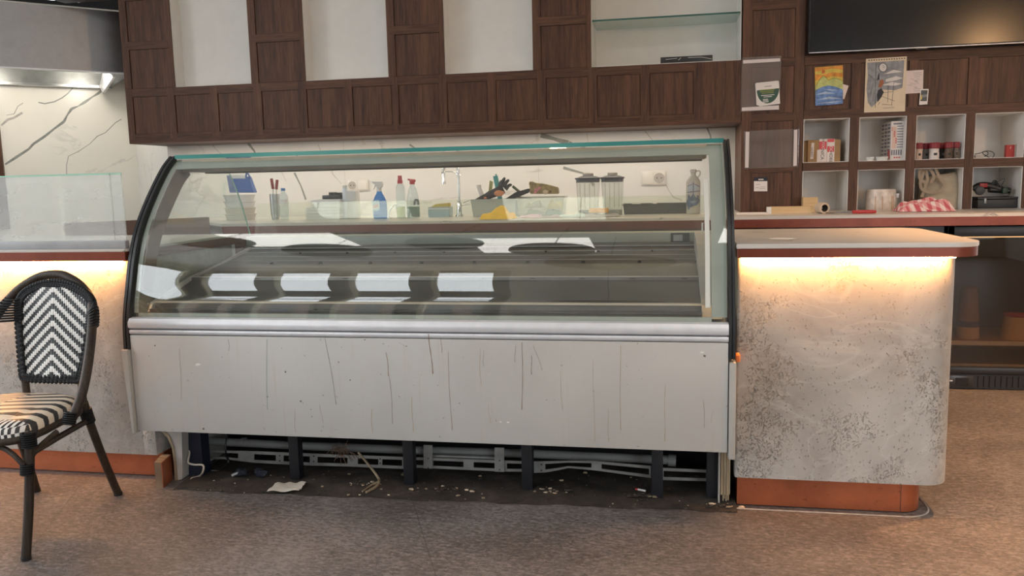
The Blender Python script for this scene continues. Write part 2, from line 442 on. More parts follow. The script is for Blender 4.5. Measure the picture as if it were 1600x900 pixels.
# marble wall behind the sink counter
s2 = 2 ** -.5
b = MB(); b.box(-3.741, 3.2, YW, YW + .15, 0, CEIL, MARBLE_GREY)
def flatvein(b, pts, w, m, Y):
    P = [at(x, y, Y) for x, y in pts]
    for i, (p, q) in enumerate(zip(P, P[1:])):
        d = q - p; n = Vector((-d.z, 0, d.x)).normalized()
        wa = w * (.5 + .5 * math.sin(2.1 * i + 1) ** 2); wb = w * (.5 + .5 * math.sin(2.1 * (i + 1) + 1) ** 2)
        b.prism([p + n * wa, p - n * wa, q - n * wb, q + n * wb], (0, -.0006, 0), m)
for pts, w in (([(497, 226), (502, 238), (511, 246), (520, 272), (534, 288)], .004), ([(330, 224), (340, 236), (352, 246)], .004), ([(388, 224), (398, 237), (400, 248)], .013),
               ([(640, 226), (651, 233), (660, 239)], .008), ([(845, 211), (866, 217), (888, 224), (900, 232)], .022), ([(917, 209), (919, 224)], .003), ([(1008, 205), (1020, 220), (1030, 233)], .004),
               ([(1105, 200), (1110, 212), (1112, 226)], .008), ([(1040, 288), (1045, 298), (1052, 308), (1066, 313)], .005), ([(460, 270), (470, 290), (478, 312)], .009), ([(437, 262), (447, 283)], .004), ([(880, 262), (915, 272), (928, 290)], .012)):
    flatvein(b, pts, w, VEIN_LIGHT if w < .006 else VEIN, YW)
for x in (-2.32, -.88, .3):
    b.box(x - .001, x + .001, YW - .0006, YW, .9, CEIL, VEIN_LIGHT)
struct(b.build('wall_back', smooth=0))
# diagonal marble wall behind the range hood, and the short return
C0 = Vector((-4.61, 6.62, 0))
b = MB()
d1 = Vector((-s2, -s2, 0)); n1 = Vector((s2, -s2, 0))
e = C0 + d1 * 1.62
b.prism([C0, e, e - n1 * .15, C0 - n1 * .15], (0, 0, 2.735), MARBLE_WARM)
wn = n1
def wvein(b, pts, w, m):
    P = [onplane(x, y, C0, wn) for x, y in pts]
    for i, (p, q) in enumerate(zip(P, P[1:])):
        dd = q - p; n = dd.cross(wn).normalized()
        w_ = w * .55; wa = w_ * (.45 + .75 * abs(math.sin(1.7 * i + .4))); wb = w_ * (.45 + .75 * abs(math.sin(1.7 * (i + 1) + .4)))
        b.prism([p + n * wa, p - n * wa, q - n * wb, q + n * wb], wn * .0006, m)
wvein(b, [(8, 257), (25, 246), (45, 233), (52, 225), (70, 213), (85, 201), (100, 190), (105, 180), (112, 170), (122, 166), (132, 160), (145, 151), (155, 145), (162, 138)], .017, VEIN)
wvein(b, [(115, 136), (106, 146), (97, 153), (85, 159), (70, 162), (60, 160)], .008, VEIN)
wvein(b, [(2, 196), (12, 187), (22, 184), (35, 176)], .016, VEIN_LIGHT)
wvein(b, [(10, 180), (22, 178), (28, 166), (36, 161)], .006, VEIN_LIGHT)
wvein(b, [(140, 225), (152, 213), (165, 207), (180, 192), (190, 186)], .005, VEIN)
wvein(b, [(140, 225), (122, 237), (107, 244), (104, 258), (104, 272)], .006, VEIN_LIGHT)
struct(b.build('wall_left_marble', smooth=0))
b = MB()
e2 = Vector((-3.741, 5.75, 0))
b.prism([C0, e2, e2 + Vector((s2, s2, 0)) * .15, C0 + Vector((s2, s2, 0)) * .15], (0, 0, CEIL), marble('bright_marble', (.86, .855, .83), (.36, .36, .35), 1.2, .6))
struct(b.build('wall_return', smooth=0))
# clerestory window above the diagonal wall
b = MB()
DK = plain('dark_window_frame', (.012, .012, .014), .5)
for k, (t0, t1, mm) in enumerate(((0, 1.62, DK),)):
    for z0, z1 in ((2.735, 2.77), (3.9, 4.0)):
        p, q = C0 + d1 * t0, C0 + d1 * t1
        b.prism([p + Vector((0, 0, z0)), q + Vector((0, 0, z0)), q - n1 * .1 + Vector((0, 0, z0)), p - n1 * .1 + Vector((0, 0, z0))], (0, 0, z1 - z0), mm)
for t0, t1, mm in ((.0, .35, DK), (.62, .64, CHALK), (.675, .69, CHALK), (.715, 1.62, DK)):
    p, q = C0 + d1 * t0, C0 + d1 * t1
    b.prism([p + Vector((0, 0, 2.77)), q + Vector((0, 0, 2.77)), q - n1 * .08 + Vector((0, 0, 2.77)), p - n1 * .08 + Vector((0, 0, 2.77))], (0, 0, 1.13), mm)
struct(b.build('window_2', smooth=0))
# wooden post beside the marble at the far left
b = MB()
p = onplane(2, 240, C0, wn)
b.prism([Vector((p.x - .0, p.y, .9)) + n1 * .03, Vector((p.x, p.y, .9)) - d1 * .01 + n1 * .0, Vector((p.x, p.y, .9)) + d1 * .25, Vector((p.x, p.y, .9)) + d1 * .25 + n1 * .03], (0, 0, 1.0), WV)
struct(b.build('trim_1', smooth=0))
# the rest of the room (behind the camera): plastered walls and big shop windows
PLAST = plain('plaster_wall', (.58, .56, .53), .8, var=.06)
b = MB()
b.box(XL - .15, XL, 2.9, 5.75, 0, CEIL, PLAST); b.box(XL - .15, XL, YB, 2.9, 0, .25, PLAST); b.box(XL - .15, XL, YB, 2.9, 3.8, CEIL, PLAST)
struct(b.build('wall_left', smooth=0))
b = MB()
b.box(XL, XR, YB - .15, YB, 0, .25, PLAST); b.box(XL, XR, YB - .15, YB, 3.8, CEIL, PLAST); b.box(-1.75, 1.9, YB - .15, YB, .25, 3.8, PLAST); b.box(1.9, XR, YB - .15, YB, 2.4, 3.8, PLAST)
struct(b.build('wall_front', smooth=0))
b = MB(); b.box(XR, XR + .15, YB - .15, 8.5, 0, CEIL, PLAST); struct(b.build('wall_right', smooth=0))
WINFRAME = plain('dark_shopfront_frame', (.05, .04, .035), .5)
CREAM = plain('cream_window_bar', (.62, .58, .44), .5)
b = MB()
for y in (-2.7, -1.35, -.1, 1.4, 2.85):
    b.box(XL - .1, XL - .02, y - .07, y + .07, .25, 3.8, WINFRAME)
    b.box(XL - .02, XL + .02, y + .10, y + .17, .25, 3.8, CREAM)
for z in (.3, 2.55, 3.75): b.box(XL - .1, XL - .02, YB, 2.9, z - .05, z + .05, WINFRAME)
struct(b.build('window_1', smooth=0))
b = MB()
for x in (-5.7, -4.75, -3.8, -2.8, -1.8):
    b.box(x - .15, x + .12, YB - .1, YB - .02, .25, 3.8, WINFRAME)
    b.box(x + .13, x + .20, YB - .02, YB + .02, .25, 3.8, CREAM)
for z in (.3, 2.55, 3.2, 3.75): b.box(-5.7, -1.75, YB - .1, YB - .02, z - .05, z + .05, WINFRAME)
for x in (1.95, 3.25, 4.55): b.box(x - .05, x + .05, YB - .1, YB - .02, .25, 2.4, WINFRAME)  # unseen right-hand window, added to light the cubbyholes from the front
struct(b.build('window_3', smooth=0))

# houses across the street, seen only mirrored in glass
FAC = plain('brick_facade', (.20, .145, .115), .8, var=.3, scale=3)
for n, (x0, x1, h) in enumerate(((-16, -9.4, 5.6), (-8.9, -5.2, 4.7), (-4.75, -2.6, 5.4))):
    b = MB(); b.box(x0, x1, -12, -9.2, 0, h, FAC)
    for k in range(int((x1 - x0) / .9)):
        for z in (.6, 2.4, 4.1): b.box(x0 + .25 + k * .9, x0 + .75 + k * .9, -9.2, -9.17, z, min(h - .2, z + 1.2), plain('facade_pane', (.05, .06, .07), .1))
    o = b.build('wall_across_street', smooth=0); struct(o)
b = MB(); b.box(-40, 40, -40, YB - .25, -.3, -.05, plain('street', (.14, .14, .14), .8)); struct(b.build('floor_street', smooth=0))

# ================================================================== UPPER WALL CABINET
XS = [-3.718 + .3262 * k for k in range(13)]     # stile centres, left to right
XA, XB = -3.74, .452
Z0, Z1, ZM, ZT = 1.52, 1.898, 2.192, 2.98
T = thing('wall_cabinet', ((XA + XB) / 2, YC, Z0), 'long dark wood wall cabinet of square panels with four white niches', 'cabinet')
b = MB()
b.box(XA, XB, YC + .012, YW - .002, Z0 + .012, Z1, WV)
niches = [(-3.355, -2.778, .12), (-2.386, -1.80, .12), (-1.416, -.834, .12), (-.463, .449, .34)]
towers = [(XA, -3.355), (-2.778, -2.386), (-1.80, -1.416), (-.834, -.463)]
for x0, x1 in towers: b.box(x0, x1, YC + .012, YW - .002, Z1, ZT, WV)
b.box(XA, XB, YC, YW - .002, Z0, Z0 + .014, WH)
b.box(-4.27, XA, YC, YW - .3, 2.545, ZT, WH)
b.build('carcass', T, smooth=0)
b = MB()     # the stiles and rails that divide the front into squares
w = .028
b.box(XA, XB, YC, YC + .012, Z0 + .014, Z0 + .03, WH)
for k in range(12):
    x0, x1 = XS[k] + (.0 if k == 0 else w * .0), XS[k + 1]
    b.box(x0, x1, YC + .001, YC + .012, Z1 - .055, Z1 - .001, WH)
    b.box(x0, x1, YC + .001, YC + .012, Z0 + .03, Z0 + .066, WH)
for k in range(13):
    x = XS[k]; l = XA if k == 0 else x - w; r = XB if k == 12 else x + w
    if k == 6: l, r = x - .016, x + .022
    b.box(l, r, YC, YC + .0125, Z0 + .03, Z1 - .001, WV)
for (x0, x1) in towers:
    b.box(x0, x0 + .052, YC, YC + .0125, Z1, ZT, WV); b.box(x1 - .028, x1, YC, YC + .0125, Z1, ZT, WV)
    for z in (ZM, ZM + .33, ZM + .66): b.box(x0 + .02, x1 - .028, YC - .001, YC + .0125, z - .027, z + .027, WH)
b.build('frame', T, smooth=0)
def panel(x0, x1, z0, z1, par, y=YC):
    b = MB(); b.box(x0, x1, y + .007, y + .0115, z0, z1, WV); b.build('panel', par, smooth=0)
for k in range(12): panel(XS[k] + w + .003, XS[k + 1] - w - .003, Z0 + .068, Z1 - .057, T)
for (x0, x1) in towers:
    for z0, z1 in ((Z1 + .002, ZM - .029), (ZM + .029, ZM + .301), (ZM + .359, ZM + .63)): panel(x0 + .055, x1 - .031, z0, z1, T)
for x0, x1, dp in niches:
    b = MB()
    y1 = YC + dp
    b.box(x0, x1, y1, y1 + .012, Z1, ZT, CHALK); b.box(x0, x0 + .004, YC + .012, y1, Z1, ZT, CHALK); b.box(x1 - .004, x1, YC + .012, y1, Z1, ZT, CHALK)
    b.box(x0 + .004, x1 - .004, YC + .012, y1, Z1, Z1 + .004, CHALK)
    b.build('niche_lining', T, smooth=0)
# glass shelf in the last niche
b = MB(); b.box(-.456, .442, YC + .015, YC + .33, 2.176, 2.186, GLASS_SHELF); b.box(-.456, .442, YC + .013, YC + .015, 2.176, 2.186, plain('dark_green_glass_edge', (.03, .11, .09), .1))
tag(b.build('glass_shelf', None, (0, YC + .1, 2.176), smooth=0), 'clear glass shelf across the widest white niche', 'shelf')
b = MB(); b.box(-.035, .283, 5.36, 5.56, Z1 + .004, Z1 + .047, BLACK, .002)
for px in ((1040, 93, 1058, 91), (1060, 94, 1064, 90), (1075, 90, 1096, 89), (1095, 89, 1112, 92)):
    p, q = at(px[0], px[1], 5.3595), at(px[2], px[3], 5.3595); p.y = q.y = 5.36
    b.tube([p, q], .0012, CHALK, 5)
tag(b.build('stone_sample', None, (.12, 5.4, Z1)), 'black marble slab with white veins lying in the widest niche', 'stone slab')

# ================================================================== TALL COLUMN + CUBBY WALL
T = thing('tall_cabinet', (.64, YC, .972), 'narrow dark wood tall cabinet holding two acrylic sign holders', 'cabinet')
XC0, XC1 = .456, .818
b = MB(); b.box(XC0, XC1, YC + .012, YW - .002, .972, ZT, WV); b.build('carcass', T, smooth=0)
b = MB()
b.box(XC0, XC0 + .058, YC, YC + .0125, .972, ZT, WV); b.box(XC1 - .056, XC1, YC, YC + .0125, .972, ZT, WV)
for z in (1.24, 1.55, 1.875, 2.21, 2.54): b.box(XC0 + .058, XC1 - .056, YC + .001, YC + .0125, z - .025, z + .022, WH)
b.build('frame', T, smooth=0)
for z0, z1 in ((.974, 1.213), (1.264, 1.523), (1.574, 1.848), (1.899, 2.183), (2.234, 2.513)): panel(XC0 + .06, XC1 - .058, z0, z1, T)

T = thing('cubby_shelf', (1.6, YC, .972), 'dark wood wall shelving with two rows of open white cubbyholes', 'shelving')
cols = [(.822, 1.088), (1.141, 1.408), (1.46, 1.732), (1.782, 2.052), (2.105, 2.375)]
XE = 2.45
rows = [(.972, 1.218), (1.268, 1.53)]
b = MB()
b.box(.82, XE, YC + .36, YW - .002, .972, ZT, WV)
b.box(.82, XE, YC + .012, YC + .36, 1.545, ZT, WV)
for x0, x1 in cols: b.box(x0 + .0005, x1 - .0005, YC, YC + .36, 1.218, 1.268, WH)
b.box(.82, XE, YC, YC + .014, 1.5302, 1.582, WH)
for z in (1.873,): b.box(.82, XE, YC, YC + .0125, z - .025, z + .03, WH)
xs = [cols[0][0]] + [c[1] for c in cols]
for i, (x0, x1) in enumerate(cols):
    nx = cols[i + 1][0] if i + 1 < len(cols) else XE
    b.box(x1 + .001, nx - .001, YC, YC + .36, .972, 1.53, WV)
    b.box(x1, nx, YC - .0005, YC + .0125, 1.582, 1.848, WV)
b.build('frame', T, smooth=0)
for i, (x0, x1) in enumerate(cols):
    pr = x0 if i else x0
    panel(x0 + .002, x1 - .002, 1.584, 1.846, T)
    for z0, z1 in rows:
        m = MB(); t = .004
        m.box(x0, x1, YC + .34, YC + .355, z0, z1, WHITE); m.box(x0, x0 + t, YC + .008, YC + .34, z0, z1, WHITE); m.box(x1 - t, x1, YC + .008, YC + .34, z0, z1, WHITE)
        m.box(x0 + t, x1 - t, YC + .008, YC + .34, z1 - t, z1, WHITE)
        if z0 > 1: m.box(x0 + t, x1 - t, YC + .012, YC + .34, z0, z0 + .003, WHITE)
        m.build('cubby_box', T, smooth=0)
# television
T = thing('television', (1.7, 5.24, 1.906), 'large black flat television mounted on the dark panelled wall', 'television')
b = MB(); b.box(.826, 2.5, 5.225, 5.298, 1.906, 2.85, BLACK, .004); b.build('housing', T)
def tvscreen():
    m, nt, out = new_mat('dark_screen'); principled(nt, out, (.004, .004, .005), .2, 0, spec=.3); return m
b = MB(); b.box(.836, 2.49, 5.222, 5.2255, 1.918, 2.84, tvscreen()); b.build('screen', T, smooth=0)
b = MB(); b.box(.83, 2.49, 5.221, 5.2255, 1.907, 1.911, ALU); b.box(1.42, 1.48, 5.221, 5.226, 1.899, 1.9065, BLACK); b.build('bezel_strip', T, smooth=0)

# ---- papers and signs on the joinery
def sheet(b, pts, m, y=YC - .001, t=.0012):
    P = [at(x, z, y) for x, z in pts]
    for p in P: p.y = y
    b.prism(P, (0, -t, 0), m); return P
PW = plain('white_paper', (.74, .69, .65), .8, var=.04)
PINK = plain('pinkish_paper', (.70, .58, .53), .8, var=.04)
INK = plain('dark_ink', (.03, .03, .035), .7)
INKG = plain('grey_ink', (.23, .235, .25), .8)
STRIP = plain('frosted_white_tape', (.66, .58, .56), .5, var=.03)
def quadpx(b, x0, y0, x1, y1, m, y, sk=-.04, t=.0005):
    """thin patch on a vertical sheet following the joinery's level lines"""
    k = (x1 - x0) * sk
    return sheet(b, [(x0, y0), (x1, y0 + k), (x1, y1 + k), (x0, y1)], m, y, t)
T = thing('sign_holder', (.565, YC, 1.587), 'tall clear acrylic sign holder with white strips top and bottom', 'sign holder', None)
b = MB(); sheet(b, [(1159, 90), (1221, 87), (1218, 172), (1157, 175)], ACRYL, YC - .004, .003); b.build('acrylic_sheet', T, smooth=0)
for q in ([(1161, 94), (1219, 91), (1219, 96), (1161, 99.5)], [(1159, 168), (1217, 164.5), (1217, 171), (1159, 173.5)]):
    b = MB(); sheet(b, q, STRIP, YC - .0075, .001); b.build('adhesive_strip', T, smooth=0)
T = thing('sign_holder', (.63, YC, 1.24), 'wide empty acrylic sign holder with white strips at both sides', 'sign holder', None)
b = MB(); sheet(b, [(1162, 205), (1249, 201), (1247, 261), (1163, 264)], ACRYL, YC - .004, .003); b.build('acrylic_sheet', T, smooth=0)
for q in ([(1165, 206), (1171, 206), (1169.5, 262), (1164, 262)], [(1240.5, 203), (1246, 202.5), (1245, 259), (1239.5, 259.5)]):
    b = MB(); sheet(b, q, STRIP, YC - .0075, .001); b.build('adhesive_strip', T, smooth=0)
# green card tucked in the holder
GREEN = plain('bottle_green', (.035, .085, .062), .6); LIME = plain('lime_print', (.30, .33, .06), .6)
b = MB(); yy = YC - .0085
sheet(b, [(1180, 131), (1182, 129.5), (1215, 126), (1217, 127), (1219, 162), (1188, 166), (1182, 164)], PW, yy, .001)
cx, cy = 1200, 147; P = []
for k in range(0, 21):
    a = PI * k / 20; P.append((1200 + 17.5 * math.cos(a), 139.5 + 22 * math.sin(a) - .10 * (17.5 * math.cos(a))))
sheet(b, P, GREEN, yy - .001, .0006)
for k, (x0, x1, y, m) in enumerate(((1187, 1211, 140.5, LIME), (1187, 1209, 143, LIME), (1190, 1209, 145.3, LIME), (1189, 1210, 149, PW), (1193, 1206, 151.2, PW), (1192, 1200, 155, PW), (1192, 1200.5, 157, PW), (1192, 1201, 159, PW))):
    quadpx(b, x0, y, x1, y + 1.0, m, yy - .0016, -.08, .0003)
for k in range(5): quadpx(b, 1195 + k * 2.2, 134.6 - .1 * k * 2.2, 1196.6 + k * 2.2, 136.0 - .1 * k * 2.2, INKG, yy - .001, 0, .0003)
tag(b.build('info_card', None, (.6, YC, 1.62), smooth=0), 'white card with dark green half disc in the tall sign holder', 'card')
b = MB(); sheet(b, [(1178, 277), (1199, 277), (1199, 299), (1178, 299)], PW); sheet(b, [(1178, 277), (1199, 276.6), (1199, 283), (1178, 283)], plain('navy_header', (.012, .016, .028), .6), YC - .0022, .0004)
quadpx(b, 1185, 279.6, 1193, 281.2, PW, YC - .0027, 0, .0003)
for q in ((1181, 288, 1188, 288.7), (1181, 293, 1186, 293.6), (1187, 292, 1195, 292.5), (1186, 294.5, 1196, 295)): quadpx(b, *q, INKG, YC - .0023, -.05, .0003)
tag(b.build('note', None, (.57, YC, 1.1), smooth=0), 'small white note with navy header under the wide sign holder', 'note')
# sunset watercolour
OR = plain('orange_wash', (.72, .30, .06), .8, 0, .45, 26); YEL = plain('yellow_wash', (.66, .50, .10), .8, 0, .3, 26); YG = plain('yellow_green_wash', (.52, .55, .20), .8, 0, .3, 30)
BLU = plain('blue_wash', (.16, .27, .52), .8, 0, .55, 34); PALEB = plain('pale_blue_wash', (.42, .52, .66), .8, 0, .3, 40); OLIVE = plain('olive_line', (.20, .19, .03), .8); BRN = plain('orange_brown_wash', (.55, .16, .04), .8, 0, .3, 40)
b = MB(); y0 = YC - .004
sheet(b, [(1273, 105.5), (1317, 102), (1317, 162), (1274, 165.5)], YEL, y0, .001)
sheet(b, [(1273.3, 106), (1317, 102.2), (1317, 109), (1300, 107), (1285, 110), (1273.3, 112)], OR, y0 - .001, .0003)
sheet(b, [(1273.5, 116), (1285, 117), (1300, 113), (1317, 114), (1317, 121), (1300, 119), (1288, 123), (1273.5, 126)], OR, y0 - .001, .0003)
sheet(b, [(1274, 136), (1280, 125), (1285, 119.5), (1288, 119), (1292, 123), (1295, 126), (1302, 122), (1309, 123), (1317, 127), (1317, 141), (1300, 136), (1274, 141)], YG, y0 - .0013, .0003)
sheet(b, [(1274, 141), (1284, 136), (1294, 133.5), (1306, 135.5), (1317, 140), (1317, 162), (1274, 165.5)], BLU, y0 - .0016, .0003)
for q in ([(1274, 148), (1290, 143), (1305, 146), (1290, 147)], [(1276, 156), (1296, 151), (1316, 154), (1296, 155)], [(1275, 162), (1300, 158.5), (1316, 158), (1300, 161)], [(1296, 139), (1310, 141), (1300, 142), (1290, 140)]): sheet(b, q, PALEB, y0 - .002, .0003)
P = [at(1286.5 + 2.8 * math.cos(2 * PI * k / 16), 112 + 3.0 * math.sin(2 * PI * k / 16), y0) for k in range(16)]
for p in P: p.y = y0 - .0013
b.prism(P, (0, -.0004, 0), BRN)
pl = [at(x, y, y0) for x, y in [(1274.5, 135), (1280, 125), (1285, 119.5), (1288, 119), (1292, 123), (1295, 126), (1302, 122), (1309, 123), (1317, 127)]]
for p in pl: p.y = y0 - .0017
b.tube(pl, .0012, OLIVE, 5)
tag(b.build('painting', None, (.96, YC, 1.61), smooth=0), 'small watercolour of orange sky, green hills and blue water', 'painting')
b = MB(); sheet(b, [(1312, 130), (1326, 134), (1319, 155), (1312, 154)], PINK, YC - .0015, .0012)
tag(b.build('paper_slip', None, (1.05, YC, 1.64), smooth=0), 'pinkish paper slip sticking out behind the sunset watercolour', 'paper')
# sketch page from a ring-bound pad
CRM = plain('cream_paper', (.70, .58, .42), .8, 0, .08, 12); WASH = plain('grey_wash', (.30, .30, .31), .8, 0, .35, 30); PALE = plain('pale_cloud', (.66, .62, .58), .8, 0, .1)
b = MB(); y0 = YC - .003
sheet(b, [(1353, 92), (1417, 88), (1414, 174), (1350, 176)], CRM, y0, .001)
sheet(b, [(1355, 98), (1413, 94), (1412, 112), (1410, 137), (1398, 141), (1378, 140), (1372, 150), (1370, 160), (1362, 168), (1356, 160), (1354, 140), (1356, 118)], WASH, y0 - .001, .0003)
for q in ([(1381, 116), (1396, 109), (1411, 112), (1396, 114)], [(1384, 124), (1400, 119), (1411, 122), (1398, 126), (1384, 128)], [(1378, 133), (1394, 128), (1410, 131), (1398, 134)]): sheet(b, q, PALE, y0 - .0014, .0003)
def line(b, pts, r, m, y):
    P = [at(x, z, y) for x, z in pts]
    for p in P: p.y = y
    b.tube(P, r, m, 5)
line(b, [(1369, 97), (1368, 130), (1367.5, 168)], .0012, INK, y0 - .0014)
for q in ([(1357, 116), (1367, 125)], [(1360, 148), (1364, 130)], [(1364, 158), (1366, 140)], [(1397, 128), (1393, 166)], [(1376, 150), (1398, 158)], [(1372, 146), (1396, 143)], [(1388, 133), (1387, 160)], [(1375, 159), (1372, 164)], [(1378, 163), (1392, 164)], [(1380, 169), (1397, 168)]): line(b, q, .0009, INK, y0 - .0014)
P = [(1379.5 + 6.2 * math.cos(2 * PI * k / 18), 105.5 + 6.8 * math.sin(2 * PI * k / 18)) for k in range(18)]
sheet(b, P, PALE, y0 - .0015, .0004)
PP = [at(x, z, y0) for x, z in P]
for p in PP: p.y = y0 - .002
b.tube(PP, .0016, INK, 5, closed=True)
line(b, [(1380, 101.5), (1380, 106), (1383, 104.5)], .0009, INK, y0 - .002)
sheet(b, [(1376, 112), (1381, 113), (1380, 120), (1375, 119)], INKG, y0 - .0015, .0003)
sheet(b, [(1372, 117), (1374, 114), (1374, 124), (1370, 126)], INK, y0 - .0015, .0003)
sheet(b, [(1375, 125), (1380, 124), (1381, 130), (1377, 137), (1372, 136)], plain('rust_wash', (.35, .14, .07), .8), y0 - .0016, .0003)
sheet(b, [(1372, 141), (1377, 138), (1381, 144), (1377, 152), (1371, 160), (1370, 148)], INK, y0 - .0017, .0003)
for k in range(15):
    x = 1357 + k * 3.95; quadpx(b, x, 93.6 - .06 * (x - 1357), x + 1.9, 95.2 - .06 * (x - 1357), INK, y0 - .001, 0, .0003)
tag(b.build('sketch_page', None, (1.27, YC, 1.556), smooth=0), 'cream sketchpad page with grey ink drawing of a street clock', 'drawing')
b = MB(); sheet(b, [(1410, 111), (1443, 109), (1442, 145), (1410, 147)], PINK, YC - .0015, .0012)
rn = random.Random(3)
for k in range(14):
    x, y = 1418 + rn.random() * 16, 123 + rn.random() * 13; line(b, [(x, y), (x + rn.random() * 6 - 1, y + rn.random() * 6 - 3), (x + rn.random() * 7, y + rn.random() * 4 - 1)], .0006, INKG, YC - .0029)
for q in ((1427, 114, 1440, 114.6), (1428, 117, 1440, 117.5), (1428, 120, 1438, 120.5), (1427, 139, 1439, 139.5), (1428, 142, 1438, 142.5)): quadpx(b, *q, INKG, YC - .0028, -.05, .0003)
tag(b.build('note', None, (1.44, YC, 1.65), smooth=0), 'pinkish note with pencil scribbles right of the clock drawing', 'note')
b = MB(); sheet(b, [(1438, 139), (1451, 139), (1449, 163), (1436, 164)], PW, YC - .004, .001); sheet(b, [(1439.5, 141), (1449.5, 141), (1448, 158), (1438, 158)], plain('photo_dark', (.035, .045, .05), .4, 0, .4, 60), YC - .0051, .0003)
sheet(b, [(1440, 148), (1449, 147), (1448.6, 151), (1439.6, 153)], INKG, YC - .0055, .0003); sheet(b, [(1438.6, 149), (1441, 148), (1440.4, 155), (1438.2, 156)], YEL, YC - .0056, .0003)
tag(b.build('instant_photo', None, (1.49, YC, 1.59), smooth=0), 'tiny white bordered instant photo below the scribbled note', 'photograph')

# ================================================================== BACK COUNTER, COOLERS
T = thing('back_counter', (-.5, 4.76, 0), 'long pale worktop with red copper front band along the wall', 'counter')
b = MB(); b.prism([(-2.75, 4.75, .955), (2.5, 4.75, .955), (2.5, YW - .003, .955), (-3.735, YW - .003, .955)], (0, 0, .017), COUNTER); b.build('worktop', T, smooth=0)
b = MB(); b.box(-2.75, 2.5, 4.748, 4.77, .908, .9545, COPPER_EDGE); b.build('edge_band', T, smooth=0)
b = MB(); b.box(-2.70, 1.28, 4.80, 5.6, 0, .907, WV); b.build('base_unit', T, smooth=0)
b = MB(); b.prism([(-3.33, 4.08, 0), (-2.77, 4.64, 0), (-2.80, 4.67, 0), (-3.36, 4.11, 0)], (0, 0, 1.02), plain('brown_wood_panel', (.17, .105, .078), .45, 0, .15, 5))
tag(b.build('counter_panel', None, (-3.05, 4.37, 0), smooth=0), 'plain brown panel standing diagonally behind the glass guard and the left counter', 'panel')
def cooler(x0, x1, label):
    T = thing('bottle_cooler', ((x0 + x1) / 2, 4.79, 0), label, 'cooler')
    b = MB(); t = .03
    b.box(x0, x0 + t, 4.83, 5.38, .06, .90, BLACK); b.box(x1 - t, x1, 4.83, 5.38, .06, .90, BLACK)
    b.box(x0, x1, 4.83, 5.38, .87, .90, BLACK); b.box(x0, x1, 4.83, 5.38, .01, .10, BLACK); b.box(x0, x1, 5.36, 5.38, .1, .9, plain('brown_cooler_liner', (.03, .02, .013), .5))
    b.build('cabinet', T, smooth=0)
    b = MB()
    for z in (.115, .245):
        b.box(x0 + t, x1 - t, 4.88, 5.35, z, z + .006, plain('cooler_shelf', (.22, .16, .10), .45))
        b.box(x0 + t, x1 - t, 4.875, 4.88, z - .012, z + .012, ALU)
        b.build('shelf', T, smooth=0); b = MB()
    b.bm.free()
    b = MB(); f = .035
    b.box(x0, x0 + f, 4.79, 4.825, .088, .90, BLACK, .003); b.box(x1 - f, x1, 4.79, 4.825, .088, .90, BLACK, .003)
    b.box(x0, x1, 4.79, 4.825, .845, .90, BLACK, .003); b.box(x0, x1, 4.79, 4.825, .088, .125, BLACK, .003)
    d = b.build('door', T)
    b = MB(); b.box(x0 + f, x1 - f, 4.803, 4.809, .125, .845, FRIDGEGLASS); b.build('pane', d, smooth=0)
    b = MB(); b.box(x1 - .06, x1 - .045, 4.775, 4.79, .45, .70, BLACKMETAL, .003); b.build('handle', d)
    b = MB(); b.box(x0, x1, 4.80, 4.83, .005, .085, BLACK)
    n = 26
    for k in range(n): 
        x = x0 + .19 + (x1 - x0 - .2) * k / n; b.box(x, x + .007, 4.794, 4.80, .015, .075, BLACKMETAL)
    b.build('grille', T, smooth=0)
    b = MB(); b.box(x0 + .03, x0 + .165, 4.792, 4.80, .014, .078, plain('controller_face', (.03, .03, .032), .3), .002); b.box(x0 + .075, x0 + .14, 4.789, 4.793, .026, .066, plain('controller_screen', (.008, .006, .006), .1)); b.box(x0 + .045, x0 + .06, 4.79, 4.793, .045, .052, ALU); b.build('controller', T)
    b = MB(); b.box(x0 + .04, x1 - .04, 4.85, 4.86, .835, .842, emit('cooler_lamp_glow', (1, .72, .45), 1.6)); b.build('lamp', T, smooth=0)
    return T
cooler(1.50, 2.46, 'black glass door bottle cooler right of the stucco counter')
b = MB(); b.box(1.29, 1.49, 4.82, 5.4, 0, .90, BLACK); struct(b.build('trim_2', smooth=0))
CUPM = plain('cream_paper_cup', (.55, .45, .33), .7, 0, .08); KRAFT = plain('kraft_paper', (.30, .19, .10), .7, 0, .12); DKBAND = plain('dark_plum_band', (.04, .015, .018), .6); REDRIM = plain('red_rim', (.42, .02, .025), .45)
# goods inside the cooler
p = at(1548, 500, 5.02)
T = thing('cup_stack', (1.70, 5.02, .2515), 'tapering brown paper cup stack with dark band inside the cooler', 'paper cups')
b = MB(); b.lathe([(.062, 0), (.058, .06), (.056, .075)], (1.70, 5.02, .2515), CUPM); b.build('lower_cup', T)
b = MB(); b.lathe([(.0585, .066), (.0575, .10)], (1.70, 5.02, .2515), DKBAND); b.build('band', T)
b = MB(); b.lathe([(.055, .095), (.052, .16), (.045, .25), (.040, .285), (.030, .29)], (1.70, 5.02, .2515), KRAFT); b.build('upper_cup', T)
T = thing('paper_tub', (1.94, 5.0, .2515), 'cream paper tub with red rim in the cooler at the frame edge', 'tub')
b = MB(); b.lathe([(.072, 0), (.066, .07), (.058, .13)], (1.94, 5.0, .2515), CUPM); b.build('body', T)
b = MB(); b.lathe([(.058, .128), (.061, .132), (.061, .142), (.05, .144)], (1.94, 5.0, .2515), REDRIM); b.build('rim', T)

